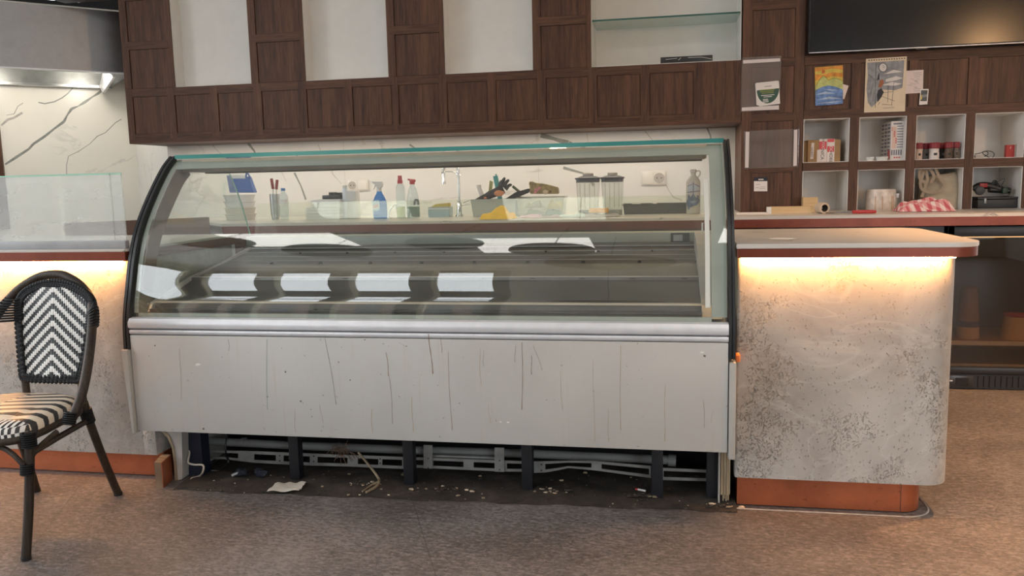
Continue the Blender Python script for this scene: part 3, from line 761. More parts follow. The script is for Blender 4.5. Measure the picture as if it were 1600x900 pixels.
# ================================================================== FRONT COUNTERS
def rounded_rect(x0, x1, y0, y1, r_corners, seg=10):
    """corner radii order: x0y0, x1y0, x1y1, x0y1"""
    P = []
    for (cx, cy, a0), r in zip(((x0, y0, PI), (x1, y0, 1.5 * PI), (x1, y1, 0), (x0, y1, .5 * PI)), r_corners):
        if r < 1e-6: P.append((cx, cy)); continue
        ox = cx + r if cx == x0 else cx - r; oy = cy + r if cy == y0 else cy - r
        for k in range(seg + 1):
            a = a0 + .5 * PI * k / seg; P.append((ox + r * math.cos(a), oy + r * math.sin(a)))
    return P
def loop_prism(b, P, z0, z1, m, bev=0):
    b.prism([(x, y, z0) for x, y in P], (0, 0, z1 - z0), m, bev)
# island (right)
T = thing('stucco_counter', (.6, 3.3, 0), 'grey pitted stucco counter with rounded corner and pale top right of the display case', 'counter')
IX0, IX1, IY0, IY1 = .246, .972, 2.945, 3.62
b = MB(); loop_prism(b, rounded_rect(IX0, IX1, IY0, IY1, (.012, .085, .085, .012)), .118, .92, STUCCO); b.build('body', T)
b = MB(); loop_prism(b, rounded_rect(IX0 + .012, IX1 - .075, IY0 + .035, IY1 - .04, (0, .075, .075, 0)), .004, .118, COPPER)
P = rounded_rect(IX0 + .012, IX1 - .075, IY0 + .0345, IY1 - .04, (0, .075, .075, 0))
b.box(.818, .8195, IY0 + .0342, IY0 + .036, .006, .116, BLACK)
b.build('kick_plate', T)
b = MB(); loop_prism(b, rounded_rect(IX0 - .006, 1.035, 2.905, 3.72, (.004, .10, .10, .004)), .950, .966, COUNTER, .0015)
b.lathe([(0, 0), (.045, 0), (.05, .0012), (0, .0012)], (.42, 3.13, .966), CHALK, 20, sx=1.0, sy=1.0); b.build('worktop', T)
b = MB(); loop_prism(b, rounded_rect(IX0 - .004, 1.033, 2.907, 3.718, (.004, .10, .10, .004)), .918, .9497, COPPER_EDGE); b.build('edge_band', T)
b = MB(); b.box(IX0 + .01, IX1 - .03, 2.918, 2.938, .9145, .9185, LED); b.build('led_strip', T, smooth=0)
b = MB(); P = rounded_rect(IX0 - .02, IX1 - .045, IY0 + .0, IY1, (0, .10, .10, 0))
b.tube([(x, y, .0) for x, y in P if not (x < IX0 and y > IY0 + .1)][0:14], .0035, plain('pale_sealant', (.36, .34, .32), .6, 0, .3, 30), 6)
struct(b.build('trim_3'))
# left counter
T = thing('service_counter', (-3.0, 3.3, 0), 'long stucco counter with copper band and glowing edge left of the display case', 'counter')
LX0, LX1 = -4.3, -2.125
b = MB(); b.box(LX0, LX1, 2.945, 3.75, .105, .92, STUCCO, .004); b.box(LX1 - .01, -2.07, 2.946, 3.4, .105, .232, STUCCO, .003); b.build('body', T)
b = MB(); b.box(LX0, -2.065, 2.985, 3.4, .004, .105, COPPER); b.build('kick_plate', T)
b = MB(); b.box(LX0, LX1 + .012, 2.908, 3.80, .918, .955, COPPER_EDGE); b.build('edge_band', T)
b = MB(); b.box(LX0, LX1 + .013, 2.906, 3.80, .955, .966, COUNTER, .001); b.build('worktop', T)
b = MB(); b.box(LX0, LX1 - .02, 2.918, 2.938, .9145, .9185, LED); b.build('led_strip', T, smooth=0)
T = thing('sneeze_guard', (-3.0, 2.95, .966), 'hazy glass guard in a grey metal rail on the left counter', 'glass guard')
b = MB(); b.box(LX0, LX1 + .012, 2.915, 2.94, .9665, .999, plain('grey_rail', (.36, .37, .385), .45, .2), .001); b.build('base_rail', T)
for x0, x1 in ((-3.9, -2.165), (-2.160, -2.114)):
    b = MB(); b.box(x0, x1, 2.924, 2.932, .985, 1.262, GLASS_GUARD); b.box(x0, x1, 2.9238, 2.9322, 1.261, 1.266, GREENEDGE); b.build('glass_pane', T, smooth=0)
# plywood block at the foot
p0, p1 = onfloor(244, 762), onfloor(266, 748)
b = MB(); b.prism([(p0.x, p0.y, 0), (p0.x + .03, p0.y - .0, 0), (p1.x + .01, p1.y, 0), (p1.x - .03, p1.y, 0)], (0, 0, .106), PLY)
b.prism([(p0.x + .0305, p0.y - .0, 0), (p0.x + .034, p0.y, 0), (p1.x + .013, p1.y, 0), (p1.x + .0105, p1.y, 0)], (0, 0, .106), COPPER)
tag(b.build('plywood_block', None, (p0.x, p0.y, 0), smooth=0), 'short plywood offcut with copper face standing beside the display case foot', 'wood block')

# ================================================================== DISPLAY CASE
CX0, CX1 = -2.075, .212         # panel left and right
T = thing('display_case', (-.93, 3.3, 0), 'large grey refrigerated display case with curved glass front and dirty open base', 'display case')
PROF = [(2.868, .70), (2.878, .76), (2.893, .81), (2.93, .93), (2.985, 1.045), (3.072, 1.16), (3.18, 1.275), (3.252, 1.328)]
PF = spline([Vector((0, y, z)) for y, z in PROF], 6)
# front panel with its drips
b = MB(); b.box(CX0, CX1, 2.842, 2.868, .243, .632, PANEL, .003)
def drip(px0, py0, px1, py1, w, m, wob=1.0):
    n = 7; P = []
    for i in range(n + 1):
        t = i / n; p = at(px0 + (px1 - px0) * t + wob * math.sin(5 * t + px0) * .8, py0 + (py1 - py0) * t, 2.842); p.y = 2.842; P.append(p)
    w *= .5
    for i in range(n):
        a, c = P[i], P[i + 1]; wa = w * (.5 + .5 * math.sin(i * 1.3 + px0) ** 2); wc = w * (.5 + .5 * math.sin((i + 1) * 1.3 + px0) ** 2)
        if i == n - 1: wc = w * 1.3
        b.prism([a + Vector((-wa, 0, 0)), a + Vector((wa, 0, 0)), c + Vector((wc, 0, 0)), c + Vector((-wc, 0, 0))], (0, -.0006, 0), m)
for q in ((670, 522, 676, 584, .0028, DRIP_BROWN), (603, 550, 608, 588, .0020, DRIP_BROWN), (609, 590, 614, 662, .0011, DRIP_BROWN), (816, 535, 816, 640, .0018, DRIP_BROWN), (830, 556, 831, 585, .0018, DRIP_BROWN), (834, 540, 847, 578, .0010, DRIP_BROWN), (805, 540, 805, 565, .0010, SPECK),
          (969, 540, 970, 672, .0016, DRIP_TAN), (508, 528, 526, 632, .0012, SPECK), (416, 530, 418, 640, .0017, DRIP_GREEN), (700, 550, 706, 672, .0012, DRIP_BROWN), (750, 545, 751, 600, .0011, DRIP_TAN), (755, 548, 756, 572, .0009, SPECK), (580, 640, 582, 676, .0014, DRIP_TAN), (644, 620, 645, 674, .0013, DRIP_TAN),
          (875, 580, 879, 640, .0013, DRIP_TAN), (1099, 625, 1101, 668, .0010, DRIP_BROWN), (950, 640, 951, 690, .0014, DRIP_TAN), (1040, 600, 1038, 690, .0016, DRIP_TAN), (763, 632, 766, 660, .0011, DRIP_TAN), (689, 528, 690, 551, .0009, SPECK), (281, 545, 283, 625, .0008, DRIP_TAN), (357, 530, 358, 548, .0008, SPECK), (927, 560, 929, 690, .0009, DRIP_TAN), (622, 535, 634, 541, .001, SPECK), (1115, 640, 1110, 660, .0008, DRIP_TAN), (460, 640, 462, 676, .0012, DRIP_TAN), (500, 632, 504, 660, .0008, DRIP_TAN)):
    drip(*q)
for x, y, r in ((242, 540, .0035), (318, 670, .005), (446, 581, .004), (470, 627, .004), (233, 556, .002), (347, 558, .002), (1101, 556, .005), (547, 594, .003), (529, 566, .003), (684, 602, .002), (418, 620, .003), (570, 531, .003), (635, 541, .0025), (486, 640, .002), (996, 537, .002), (1003, 592, .0015), (854, 625, .002)):
    p = at(x, y, 2.842); b.ball((p.x, 2.842, p.z), r, SPECK, (1, .15, 1), .4, 1, int(x))
for x, y, r in ((309, 570, .009), (1097, 551, .006), (782, 659, .004), (794, 660, .004)):
    p = at(x, y, 2.842); b.ball((p.x, 2.842, p.z), r, CHALK, (1.3, .12, .7), .5, 1, int(x))
b.build('front_panel', T)
b = MB()
b.prism([(CX0, 2.868, .635), (CX0, 2.846, .635), (CX0, 2.842, .640), (CX0, 2.842, .648), (CX0, 2.846, .653), (CX0, 2.868, .653)], (CX1 - CX0, 0, 0), ALU)
b.build('lower_bumper', T)
b = MB()
b.prism([(CX0, 2.872, .656), (CX0, 2.846, .656), (CX0, 2.838, .662), (CX0, 2.836, .672), (CX0, 2.838, .684), (CX0, 2.848, .697), (CX0, 2.872, .700)], (CX1 - CX0, 0, 0), ALU)
b.build('bumper_rail', T)
# curved glass
def curved(b, x0, x1, off0, off1, m, i0=0, i1=None):
    """slab that follows the glass profile between two inward offsets"""
    pf = PF[i0:i1]
    out = []
    for i, p in enumerate(pf):
        a = pf[max(i - 1, 0)]; c = pf[min(i + 1, len(pf) - 1)]; d = (c - a).normalized()
        out.append((p, Vector((0, d.z, -d.y))))
    A = [p + n * off0 for p, n in out]; B = [p + n * off1 for p, n in out]
    t = bmesh.new()
    va = [[t.verts.new((x, q.y, q.z)) for q in A] for x in (x0, x1)]; vb = [[t.verts.new((x, q.y, q.z)) for q in B] for x in (x0, x1)]
    k = len(A)
    for i in range(k - 1):
        t.faces.new((va[0][i], va[1][i], va[1][i + 1], va[0][i + 1])); t.faces.new((vb[0][i], vb[0][i + 1], vb[1][i + 1], vb[1][i]))
        for s in (0, 1): t.faces.new((va[s][i], va[s][i + 1], vb[s][i + 1], vb[s][i]))
    t.faces.new((va[0][0], vb[0][0], vb[1][0], va[1][0])); t.faces.new((va[0][-1], va[1][-1], vb[1][-1], vb[0][-1]))
    bmesh.ops.recalc_face_normals(t, faces=t.faces)
    b._take(t, m)
b = MB(); curved(b, CX0 + .004, CX1 - .002, 0, .006, GLASS_FRONT); b.build('front_glass', T)
b = MB()     # printed border on the inside of the front glass
curved(b, CX1 - .055, CX1 - .003, .008, .011, SEAL, 2); curved(b, CX0 + .004, CX0 + .022, .008, .011, SEAL, 2)
curved(b, CX0 + .022, CX1 - .055, .008, .011, SEAL, 0, 3); curved(b, CX0 + .022, CX1 - .055, .008, .011, SEAL, -6, None)
b.build('glass_border', T)
b = MB(); curved(b, CX1 - .076, CX1 - .060, .014, .03, WHITE, 5, -10); b.build('lamp_profile', T)
b = MB(); b.box(CX0 - .005, CX1 + .004, 3.243, 3.80, 1.328, 1.338, GLASS_END)
b.box(CX0 + .0, CX1 + .002, 3.238, 3.2432, 1.325, 1.3415, TEAL); b.build('top_glass', T, smooth=0)
# black curved end trims
TP = spline([Vector((0, y, z)) for y, z in [(2.838, .575), (2.846, .69), (2.877, .81), (2.914, .932), (2.968, 1.048), (3.056, 1.164), (3.168, 1.282), (3.243, 1.338)]], 6)
def trim(x0, x1, name):
    b = MB()
    pf = TP; out = []
    for i, p in enumerate(pf):
        a = pf[max(i - 1, 0)]; c = pf[min(i + 1, len(pf) - 1)]; d = (c - a).normalized(); out.append((p, Vector((0, d.z, -d.y))))
    t = bmesh.new(); W = .045
    for (xa, xb, o) in ((x0, x0 + (x1 - x0) * .42, .0), (x0 + (x1 - x0) * .42, x0 + (x1 - x0) * .58, .006), (x0 + (x1 - x0) * .58, x1, .0)):
        A = [[t.verts.new((x, *(p + n * o)[1:])) for p, n in out] for x in (xa, xb)]; B = [[t.verts.new((x, *(p + n * W)[1:])) for p, n in out] for x in (xa, xb)]
        for i in range(len(out) - 1):
            t.faces.new((A[0][i], A[1][i], A[1][i + 1], A[0][i + 1])); t.faces.new((B[0][i], B[0][i + 1], B[1][i + 1], B[1][i]))
            for s in (0, 1): t.faces.new((A[s][i], A[s][i + 1], B[s][i + 1], B[s][i]))
        t.faces.new((A[0][0], B[0][0], B[1][0], A[1][0])); t.faces.new((A[0][-1], A[1][-1], B[1][-1], B[0][-1]))
    bmesh.ops.recalc_face_normals(t, faces=t.faces)
    b._take(t, RUBBER); b.build(name, T)
trim(CX0 - .028, CX0 - .001, 'end_trim'); trim(CX1 + .001, CX1 + .023, 'end_trim')
# painted skirts below the trims
b = MB(); b.prism([(CX0 - .034, 2.828, .575), (CX0 - .002, 2.828, .575), (CX0 - .002, 2.828, .235), (CX0 - .016, 2.828, .235)], (0, .9, 0), GREYSIDE, .003); b.build('side_skirt', T)
b = MB(); b.box(CX1 + .003, CX1 + .026, 2.83, 3.7, .222, .565, GREYSIDE, .004); b.build('side_skirt', T)
# end panes
def endpane(x, name, m=GLASS_END):
    b = MB(); pts = [(x, p.y + .008, p.z) for p in PF] + [(x, 3.62, 1.326), (x, 3.70, 1.22), (x, 3.76, 1.12), (x, 3.83, .96), (x, 3.83, .72)]
    b.prism(pts, (.006, 0, 0), m); b.build(name, T, smooth=0)
endpane(CX0 + .006, 'end_glass'); endpane(CX1 - .014, 'end_glass')
b = MB(); b.tube([(CX0 + .009, 3.62, 1.326), (CX0 + .009, 3.70, 1.22), (CX0 + .009, 3.76, 1.12), (CX0 + .009, 3.83, .96)], .003, GREENEDGE, 6, 5); b.build('end_glass_edge', T)
b = MB(); curved(b, CX0 + .024, CX0 + .030, .012, .085, plain('brown_case_lining', (.16, .125, .09), .5, 0, .2, 12), 12, None); b.build('end_lining', T)
# canopy with lamp tray
b = MB(); b.box(CX0 + .03, CX1 - .06, 3.24, 3.42, 1.268, 1.322, TAN, .003); b.box(CX0 + .04, CX1 - .07, 3.40, 3.46, 1.262, 1.27, plain('canopy_dark_lip', (.10, .075, .055), .5)); b.build('canopy', T)
b = MB(); b.box(CX0 + .12, CX1 - .32, 3.236, 3.2395, 1.286, 1.31, plain('lamp_diffuser', (.45, .38, .28), .5, var=.2, scale=4)); b.build('lamp_cover', T, smooth=0)
# rear sill, glass, latch, label plate
b = MB(); b.box(CX0, CX1, 3.80, 3.90, .90, .952, SEAL, .004); b.box(CX0, CX1, 3.78, 3.802, .86, .905, STEEL_DECK); b.build('rear_sill', T)
b = MB(); b.prism([(CX0 + .02, 3.850, .952), (CX0 + .02, 3.856, .952), (CX0 + .02, 3.911, 1.115), (CX0 + .02, 3.905, 1.115)], (CX1 - CX0 - .04, 0, 0), GLASS_REAR); b.build('rear_glass', T, smooth=0)
b = MB(); p0, p1 = at(1048, 364, 3.798), at(1077, 379, 3.798); b.box(p0.x, p1.x, 3.794, 3.7995, p1.z, p0.z, plain('dark_label', (.06, .07, .065), .5)); b.box(p0.x + .012, p1.x - .03, 3.7935, 3.7945, p1.z + .008, p0.z - .008, GALV); b.build('rating_plate', T, smooth=0)
b = MB(); p0 = at(1102, 348, 3.80)
b.tube([(p0.x - .013, 3.795, p0.z - .075), (p0.x - .013, 3.795, p0.z), (p0.x + .013, 3.795, p0.z), (p0.x + .013, 3.795, p0.z - .04)], .004, ALU, 8)
for dx in (-.02, .02): b.ball((p0.x + dx, 3.797, p0.z - .072), .008, GALV, (1, .4, 1))
b.build('latch', T)
# stepped steel deck
LX, RXx = CX0 + .035, .126
b = MB()
prof = [(3.80, .905), (3.78, .885), (3.72, .872), (3.46, .835), (3.262, .800), (3.255, .812), (3.25, .812), (3.246, .797), (3.00, .728), (2.99, .742), (2.975, .742), (2.972, .715), (2.90, .705)]
def sheetprof(b, prof, x0, x1, m, th=.004):
    t = bmesh.new(); a = [t.verts.new((x0, y, z)) for y, z in prof]; c = [t.verts.new((x1, y, z)) for y, z in prof]
    for i in range(len(prof) - 1): t.faces.new((a[i], c[i], c[i + 1], a[i + 1]))
    bmesh.ops.recalc_face_normals(t, faces=t.faces); bmesh.ops.solidify(t, geom=t.faces[:], thickness=th); b._take(t, m)
sheetprof(b, prof, LX, RXx, STEEL_DECK); b.build('deck', T, smooth=20)
b = MB(); b.box(LX, RXx, 3.246, 3.2535, .806, .8155, plain('pale_step_lip', (.60, .52, .44), .35, .2))
for k in range(11): 
    x = LX + .1 + k * .2; b.box(x, x + .022, 3.244, 3.2465, .802, .808, BLACK)
b.build('deck_lip', T, smooth=0)
b = MB(); b.box(LX, RXx, 2.965, 2.99, .742, .7475, plain('cream_front_ledge', (.60, .53, .42), .4)); b.box(LX, RXx, 2.93, 2.963, .715, .722, STEEL_DECK); b.build('front_ledge', T, smooth=0)
b = MB()
for z, y in ((.893, 3.776), (.876, 3.722), (.862, 3.64), (.85, 3.56)):
    b.box(LX, RXx, y - .006, y + .002, z - .002, z + .004, GALV)
for k in range(9):
    x = LX + .25 + k * .24; b.ball((x, 3.50, .846), .008, BLACK); b.ball((x + .05, 3.70, .874), .006, BLACK)
b.build('deck_ribs', T)
b = MB()
for x0, x1 in ((RXx, CX1 - .016), (LX - .012, LX)):
    hi = x0 > -1
    b.prism([(x0, 3.80, .955 if hi else .905), (x0, 3.80, .70), (x0, 2.93, .70), (x0, 2.96, .745), (x0, 3.24, .83 if hi else .815), (x0, 3.50, .92 if hi else .85)], (x1 - x0, 0, 0), plain('grey_inner_wall', (.36, .37, .35), .5))
    b.build('inner_cheek', T, smooth=0); b = MB()
b.bm.free()
for k in range(3):
    x = CX0 + .62 + k * .57; b = MB(); b.box(x - .0015, x + .0015, 2.972, 3.245, .733, .74, BLACK); b.build('deck_joint', T, smooth=0)
b = MB(); 
P0 = at(233, 473, 2.897)
for k, wch in enumerate('ECCOCINI'):
    pass
b.text('eccocini', (P0.x + .03, 2.8855, P0.z), .018, plain('faint_grey_print', (.20, .24, .23), .5), align='CENTER'); b.build('maker_mark', T, smooth=0)
# body under the deck
b = MB(); b.box(CX0 + .004, CX1 - .004, 2.87, 3.82, .262, .69, plain('case_underbody', (.07, .07, .068), .6)); b.build('underbody', T, smooth=0)
b = MB(); b.box(CX0 + .03, CX1 - .03, 3.42, 3.45, .0, .262, BLACKMETAL); b.build('dark_backing', T, smooth=0)  # black sheet added so the space under the case looks dark
# feet
def post(px, py, w=.042):
    p = onfloor(px, py); b = MB(); b.box(p.x - w / 2, p.x + w / 2, p.y, p.y + .045, 0, .262, BLACKMETAL, .002); b.build('foot', T)
for px, py in ((461, 752), (639, 759), (824, 769), (1027, 781), (1113, 783)): post(px, py)
p = onfloor(286, 748); b = MB(); b.box(p.x + .01, p.x + .075, p.y + .03, p.y + .09, 0, .262, plain('blue_black_steel', (.008, .012, .028), .5)); b.build('foot', T)
# left wooden foot with the curved front edge; right one broken
p = onfloor(277, 750)
b = MB(); y = p.y
pts = [at(x, z, y) for x, z in [(252, 674), (262, 684), (269, 700), (272, 725), (273.5, 751), (284, 749), (285, 735), (284, 674)]]
for q in pts: q.y = y
b.prism(pts, (0, .35, 0), GREYSIDE, 0)
pts2 = [at(x, z, y - .001) for x, z in [(252, 674), (262, 684), (269, 700), (272, 725), (273.5, 751), (278, 750.5), (276, 722), (272, 698), (266, 682), (258, 674)]]
b.prism(pts2, (0, -.002, 0), SPLINTER); b.build('end_foot', T, smooth=0)
b = MB(); y = onfloor(1131, 790).y; rn = random.Random(4)
for k in range(9):
    x = 1126.5 + k * 1.6; p = at(x, 706, y); q = at(x - .5 + rn.random() * .8, 772 + rn.random() * 14, y)
    b.box(p.x, p.x + .0048, y + rn.random() * .006, y + .05, max(.012, q.z), .26, SPLINTER)
pq = at(1125, 700, y); b.box(pq.x - .004, pq.x + .001, y, y + .3, .0, .26, GREYSIDE); b.box(pq.x, pq.x + .036, y + .01, y + .045, 0, .06, plain('rotted_wood', (.02, .015, .012), .9, 0, .4, 40)); b.build('end_foot', T, smooth=0)
# pipes and perforated rails under the case
def pxtube(b, pts, r, m, Y, seg=12, smooth=0):
    P = [at(x, z, Y) for x, z in pts]; b.tube(P, r, m, seg, smooth)
b = MB(); pxtube(b, [(302, 688), (460, 696), (640, 703)], .018, GREYPVC, 3.16); pxtube(b, [(378, 691), (384, 691)], .021, GREYPVC, 3.16); b.build('drain_pipe', T)
b = MB(); pxtube(b, [(640, 703), (830, 709), (985, 716), (1050, 719)], .018, GREYPVC, 3.16); pxtube(b, [(1044, 719), (1056, 720)], .024, GREYPVC, 3.16); pxtube(b, [(955, 715), (959, 715)], .0195, GREYPVC, 3.16); b.build('drain_pipe', T)
b = MB(); pxtube(b, [(665, 712), (780, 716)], .009, GALV, 3.13); b.build('copper_line', T)
def railseg(b, top, bot, holes, Y=3.10):
    """perforated strap: top and bottom edges (px) with cut-outs between given x ranges"""
    def yt(x, L):
        for (a, c) in zip(L, L[1:]):
            if a[0] <= x <= c[0]: return a[1] + (c[1] - a[1]) * (x - a[0]) / (c[0] - a[0])
    def quad(x0, x1, f0, f1):
        n = max(1, int((x1 - x0) / 18))
        for i in range(n):
            a, c = x0 + (x1 - x0) * i / n, x0 + (x1 - x0) * (i + 1) / n
            P = [at(a, yt(a, top) * (1 - f0) + yt(a, bot) * f0, Y), at(c, yt(c, top) * (1 - f0) + yt(c, bot) * f0, Y), at(c, yt(c, top) * (1 - f1) + yt(c, bot) * f1, Y), at(a, yt(a, top) * (1 - f1) + yt(a, bot) * f1, Y)]
            b.prism(P, (0, .003, 0), GALV)
    x = top[0][0]; xe = top[-1][0]
    for h0, h1 in holes:
        if h0 > x: quad(x, h0, 0, 1)
        quad(h0, h1, 0, .25); quad(h0, h1, .75, 1); x = h1
    if xe > x: quad(x, xe, 0, 1)
b = MB(); railseg(b, [(305, 703), (395, 705), (470, 708), (545, 711), (632, 714)], [(305, 720), (340, 716), (395, 723), (470, 727), (545, 729), (632, 733)], [(307, 372), (397, 431), (443, 484), (496, 543), (559, 591), (597, 628)])
for x, y in ((437, 712), (437, 720), (490, 713), (490, 721), (594, 717), (594, 724)):
    p = at(x, y, 3.099); b.ball((p.x, p.y, p.z), .0035, BLACK, (1, .4, 1), sub=1)
b.build('perforated_rail', T, smooth=0)
b = MB(); railseg(b, [(632, 714), (665, 715), (770, 719), (830, 721)], [(632, 730), (700, 733), (790, 737), (830, 737)], [(632, 663), (677, 724), (740, 774), (792, 828)])
for x0, x1, yy0, yy1 in ((662, 676, 695, 732), (773, 788, 699, 737)):
    P = [at(x0, yy0, 3.095), at(x1, yy0 + .4, 3.095), at(x1, yy1, 3.095), at(x0, yy1 - .4, 3.095)]; b.prism(P, (0, -.003, 0), GALV)
    for yy in (716.5, 731):
        p = at((x0 + x1) / 2, yy + (x0 > 700) * 3, 3.09); b.ball((p.x, p.y, p.z), .004, SPECK, (1, .4, 1), sub=1)
b.build('perforated_rail', T, smooth=0)
b = MB(); railseg(b, [(833, 721), (880, 720), (924, 720), (970, 724), (1017, 728)], [(833, 739), (860, 738), (885, 731), (930, 735), (1017, 747)], [(852, 924), (940, 1014)])
for x, y in ((846, 726), (846, 735)):
    p = at(x, y, 3.099); b.ball((p.x, p.y, p.z), .0035, BLACK, (1, .4, 1), sub=1)
b.build('perforated_rail', T, smooth=0)
b = MB(); railseg(b, [(1036, 731), (1104, 734)], [(1036, 750), (1104, 752)], [(1037, 1103)]); b.build('perforated_rail', T, smooth=0)
# orange shim beside the case
b = MB(); p = at(1150, 558, 2.93); b.box(p.x - .002, p.x + .012, 2.90, 2.945, p.z - .012, p.z + .014, plain('orange_foam', (.70, .22, .06), .7, 0, .3, 60), .003); b.build('orange_shim', T)

# ---- dirt, cables and litter under the case
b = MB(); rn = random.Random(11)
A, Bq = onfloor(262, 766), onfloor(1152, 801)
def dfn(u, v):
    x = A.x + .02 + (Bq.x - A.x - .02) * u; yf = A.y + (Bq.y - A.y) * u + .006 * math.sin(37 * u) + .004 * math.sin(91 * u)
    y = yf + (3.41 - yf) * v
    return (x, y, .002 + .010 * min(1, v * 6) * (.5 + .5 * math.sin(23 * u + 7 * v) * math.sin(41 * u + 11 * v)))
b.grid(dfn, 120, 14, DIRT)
for k in range(330):
    u, v = rn.random(), rn.random() ** 1.7
    p = Vector(dfn(u, v * .8)); r = .0015 + rn.random() ** 3 * .0055
    b.ball((p.x, p.y, p.z + r * .4), r, rn.choice([DIRT, DIRT, DIRT, DIRT, DIRT, SPLINTER, CUPM if rn.random() < .4 else DIRT]), (1.4, 1, .6), .6, 1, k)
for cxp, cyp in ((570, 760), (690, 768), (865, 770), (1120, 794), (1000, 778)):
    c = onfloor(cxp, cyp)
    for k in range(42):
        r = .0018 + rn.random() ** 2 * .006
        b.ball((c.x + rn.gauss(0, .04), c.y + rn.gauss(0, .014), .008 + rn.random() * .006), r, rn.choice([DIRT, DIRT, DIRT, DIRT, DIRT, SPLINTER, CUPM]), (1.6, 1, .6), .6, 1, k)
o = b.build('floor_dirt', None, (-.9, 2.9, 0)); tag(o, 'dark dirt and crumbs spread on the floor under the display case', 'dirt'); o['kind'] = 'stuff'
b = MB()
def pp(x, y, Y): return at(x, y, Y)
b.tube([pp(281, 674, 3.02), pp(290, 690, 3.02), pp(296, 706, 3.0), pp(294, 722, 2.97), pp(303, 726, 2.96), pp(317, 727, 2.95), pp(317, 737, 2.95), onfloor(311, 744, .008), onfloor(300, 747, .008), onfloor(298, 750, .006)], .004, plain('white_cable_sheath', (.50, .45, .38), .5), 8, 6)
tag(b.build('power_cable', None, (-1.9, 2.97, 0)), 'white cable hanging down at the left end under the display case', 'cable')
b = MB()
b.tube([pp(357, 676, 3.07), pp(353, 690, 3.07), pp(353, 710, 3.05), pp(357, 722, 3.0), onfloor(345, 734, .012), onfloor(330, 735, .012)], .004, BLACK, 8, 6)
tag(b.build('black_cable', None, (-1.75, 3.0, 0)), 'black cable hanging in front of the grey pipe under the case', 'cable')
b = MB()
b.tube([pp(560, 707, 3.05), pp(575, 725, 3.02), pp(590, 745, 2.98), onfloor(592, 752, .02), onfloor(588, 760, .012), onfloor(572, 769, .009)], .005, SPLINTER, 7, 5)
b.tube([onfloor(592, 752, .02), onfloor(580, 758, .012), onfloor(566, 768, .010)], .0035, SPLINTER, 6, 4)
tag(b.build('broken_twig', None, (-1.1, 2.98, 0)), 'bent brown twig leaning from the pipe to the dirty floor', 'twig')
b = MB(); rn = random.Random(8); c = pp(537, 703, 3.09)
for k in range(46):
    a = rn.random() * 6.28; l = .02 + rn.random() * .03
    p = c + Vector((rn.gauss(0, .016), -.02 + rn.gauss(0, .006), rn.gauss(0, .012))); q = p + Vector((math.cos(a) * l, rn.gauss(0, .01), math.sin(a) * l - .01)); b.tube([p, (p + q) / 2 + Vector((0, -.006, .008)), q], .0012, plain('brown_lint', (.16, .10, .07), .9), 5)
tag(b.build('lint_clump', None, c), 'brown clump of lint and hair hanging on the drain pipe', 'lint')
b = MB()
q = [onfloor(x, y, .012) for x, y in ((417, 769), (430, 756), (480, 754), (467, 768))]
def pf(u, v):
    p = q[0].lerp(q[3], u).lerp(q[1].lerp(q[2], u), v); return (p.x, p.y, .0145 + .004 * math.sin(9 * u + 3 * v) * math.sin(5 * v + 1) + .003 * math.sin(17 * u * v))
b.grid(pf, 16, 8, plain('crumpled_white_paper', (.62, .57, .50), .8, 0, .08, 16), -.0008)
tag(b.build('paper_scrap', None, (-1.5, 2.93, 0)), 'crumpled white paper scrap on the dirt under the display case', 'paper')
b = MB(); c = onfloor(385, 742, .012); rn = random.Random(2)
for k in range(7): b.ball((c.x + rn.gauss(0, .03), c.y + rn.gauss(0, .012), .02 + rn.random() * .01), .016, plain('dark_blue_rag', (.012, .016, .03), .7), (1.3, .8, .7), .5, 2, k)
b.tube([onfloor(362, 743, .02), onfloor(383, 734, .03)], .005, ALU, 6)
tag(b.build('rag', None, c), 'small dark blue rag with a pale stick under the case', 'rag')
b = MB(); p, q2 = onfloor(993, 764, .016), onfloor(1009, 767, .016); b.tube([p, q2], .004, CHALK, 8); b.tube([p, p.lerp(q2, .25)], .0043, REDRIM, 8)
tag(b.build('stick', None, p), 'small white stick with red tip on the dirt under the case', 'stick')

# ================================================================== RANGE HOOD
HA = Vector((-4.02, 5.70, 0)); hd = Vector((-s2, -s2, 0)); hn = Vector((-s2, s2, 0))   # along the front to the left; into the wall
T = thing('range_hood', (-4.4, 5.3, 2.075), 'large brushed steel extractor hood above the kitchen at upper left', 'range hood')
L0, L1, DP = -.06, 1.05, 1.03
h0 = HA + hd * -.05; h1 = HA + hd * 1.05
def hp(t, dpt, z): return HA + hd * t + hn * dpt + Vector((0, 0, z))
b = MB(); b.prism([hp(L0, 0, 2.075), hp(L1, 0, 2.075), hp(L1, 0, 2.512), hp(L0, 0, 2.512)], hn * .004, STEEL_HOOD); b.build('front_panel', T, smooth=0)
b = MB(); b.prism([hp(L0, 0, 2.512), hp(L1, 0, 2.512), hp(L1, DP, 2.512), hp(L0, DP, 2.512)], (0, 0, .006), STEEL_HOOD); b.build('top_panel', T, smooth=0)
b = MB()
for t in (L0, L1 - .004): b.prism([hp(t, .004, 2.075), hp(t, DP, 2.075), hp(t, DP, 2.512), hp(t, .004, 2.512)], hd * .004, STEEL_HOOD)
b.build('side_panels', T, smooth=0)
b = MB(); b.prism([hp(L0, DP - .006, 2.06), hp(L1, DP - .006, 2.06), hp(L1, DP - .006, 2.512), hp(L0, DP - .006, 2.512)], hn * .005, plain('dark_hood_inside', (.30, .31, .30), .35, .6, .4, 5)); b.build('back_panel', T, smooth=0)
b = MB()
b.prism([hp(L0, -.002, 2.066), hp(L1, -.002, 2.066), hp(L1, .035, 2.066), hp(L0, .035, 2.066)], (0, 0, .010), ALU)
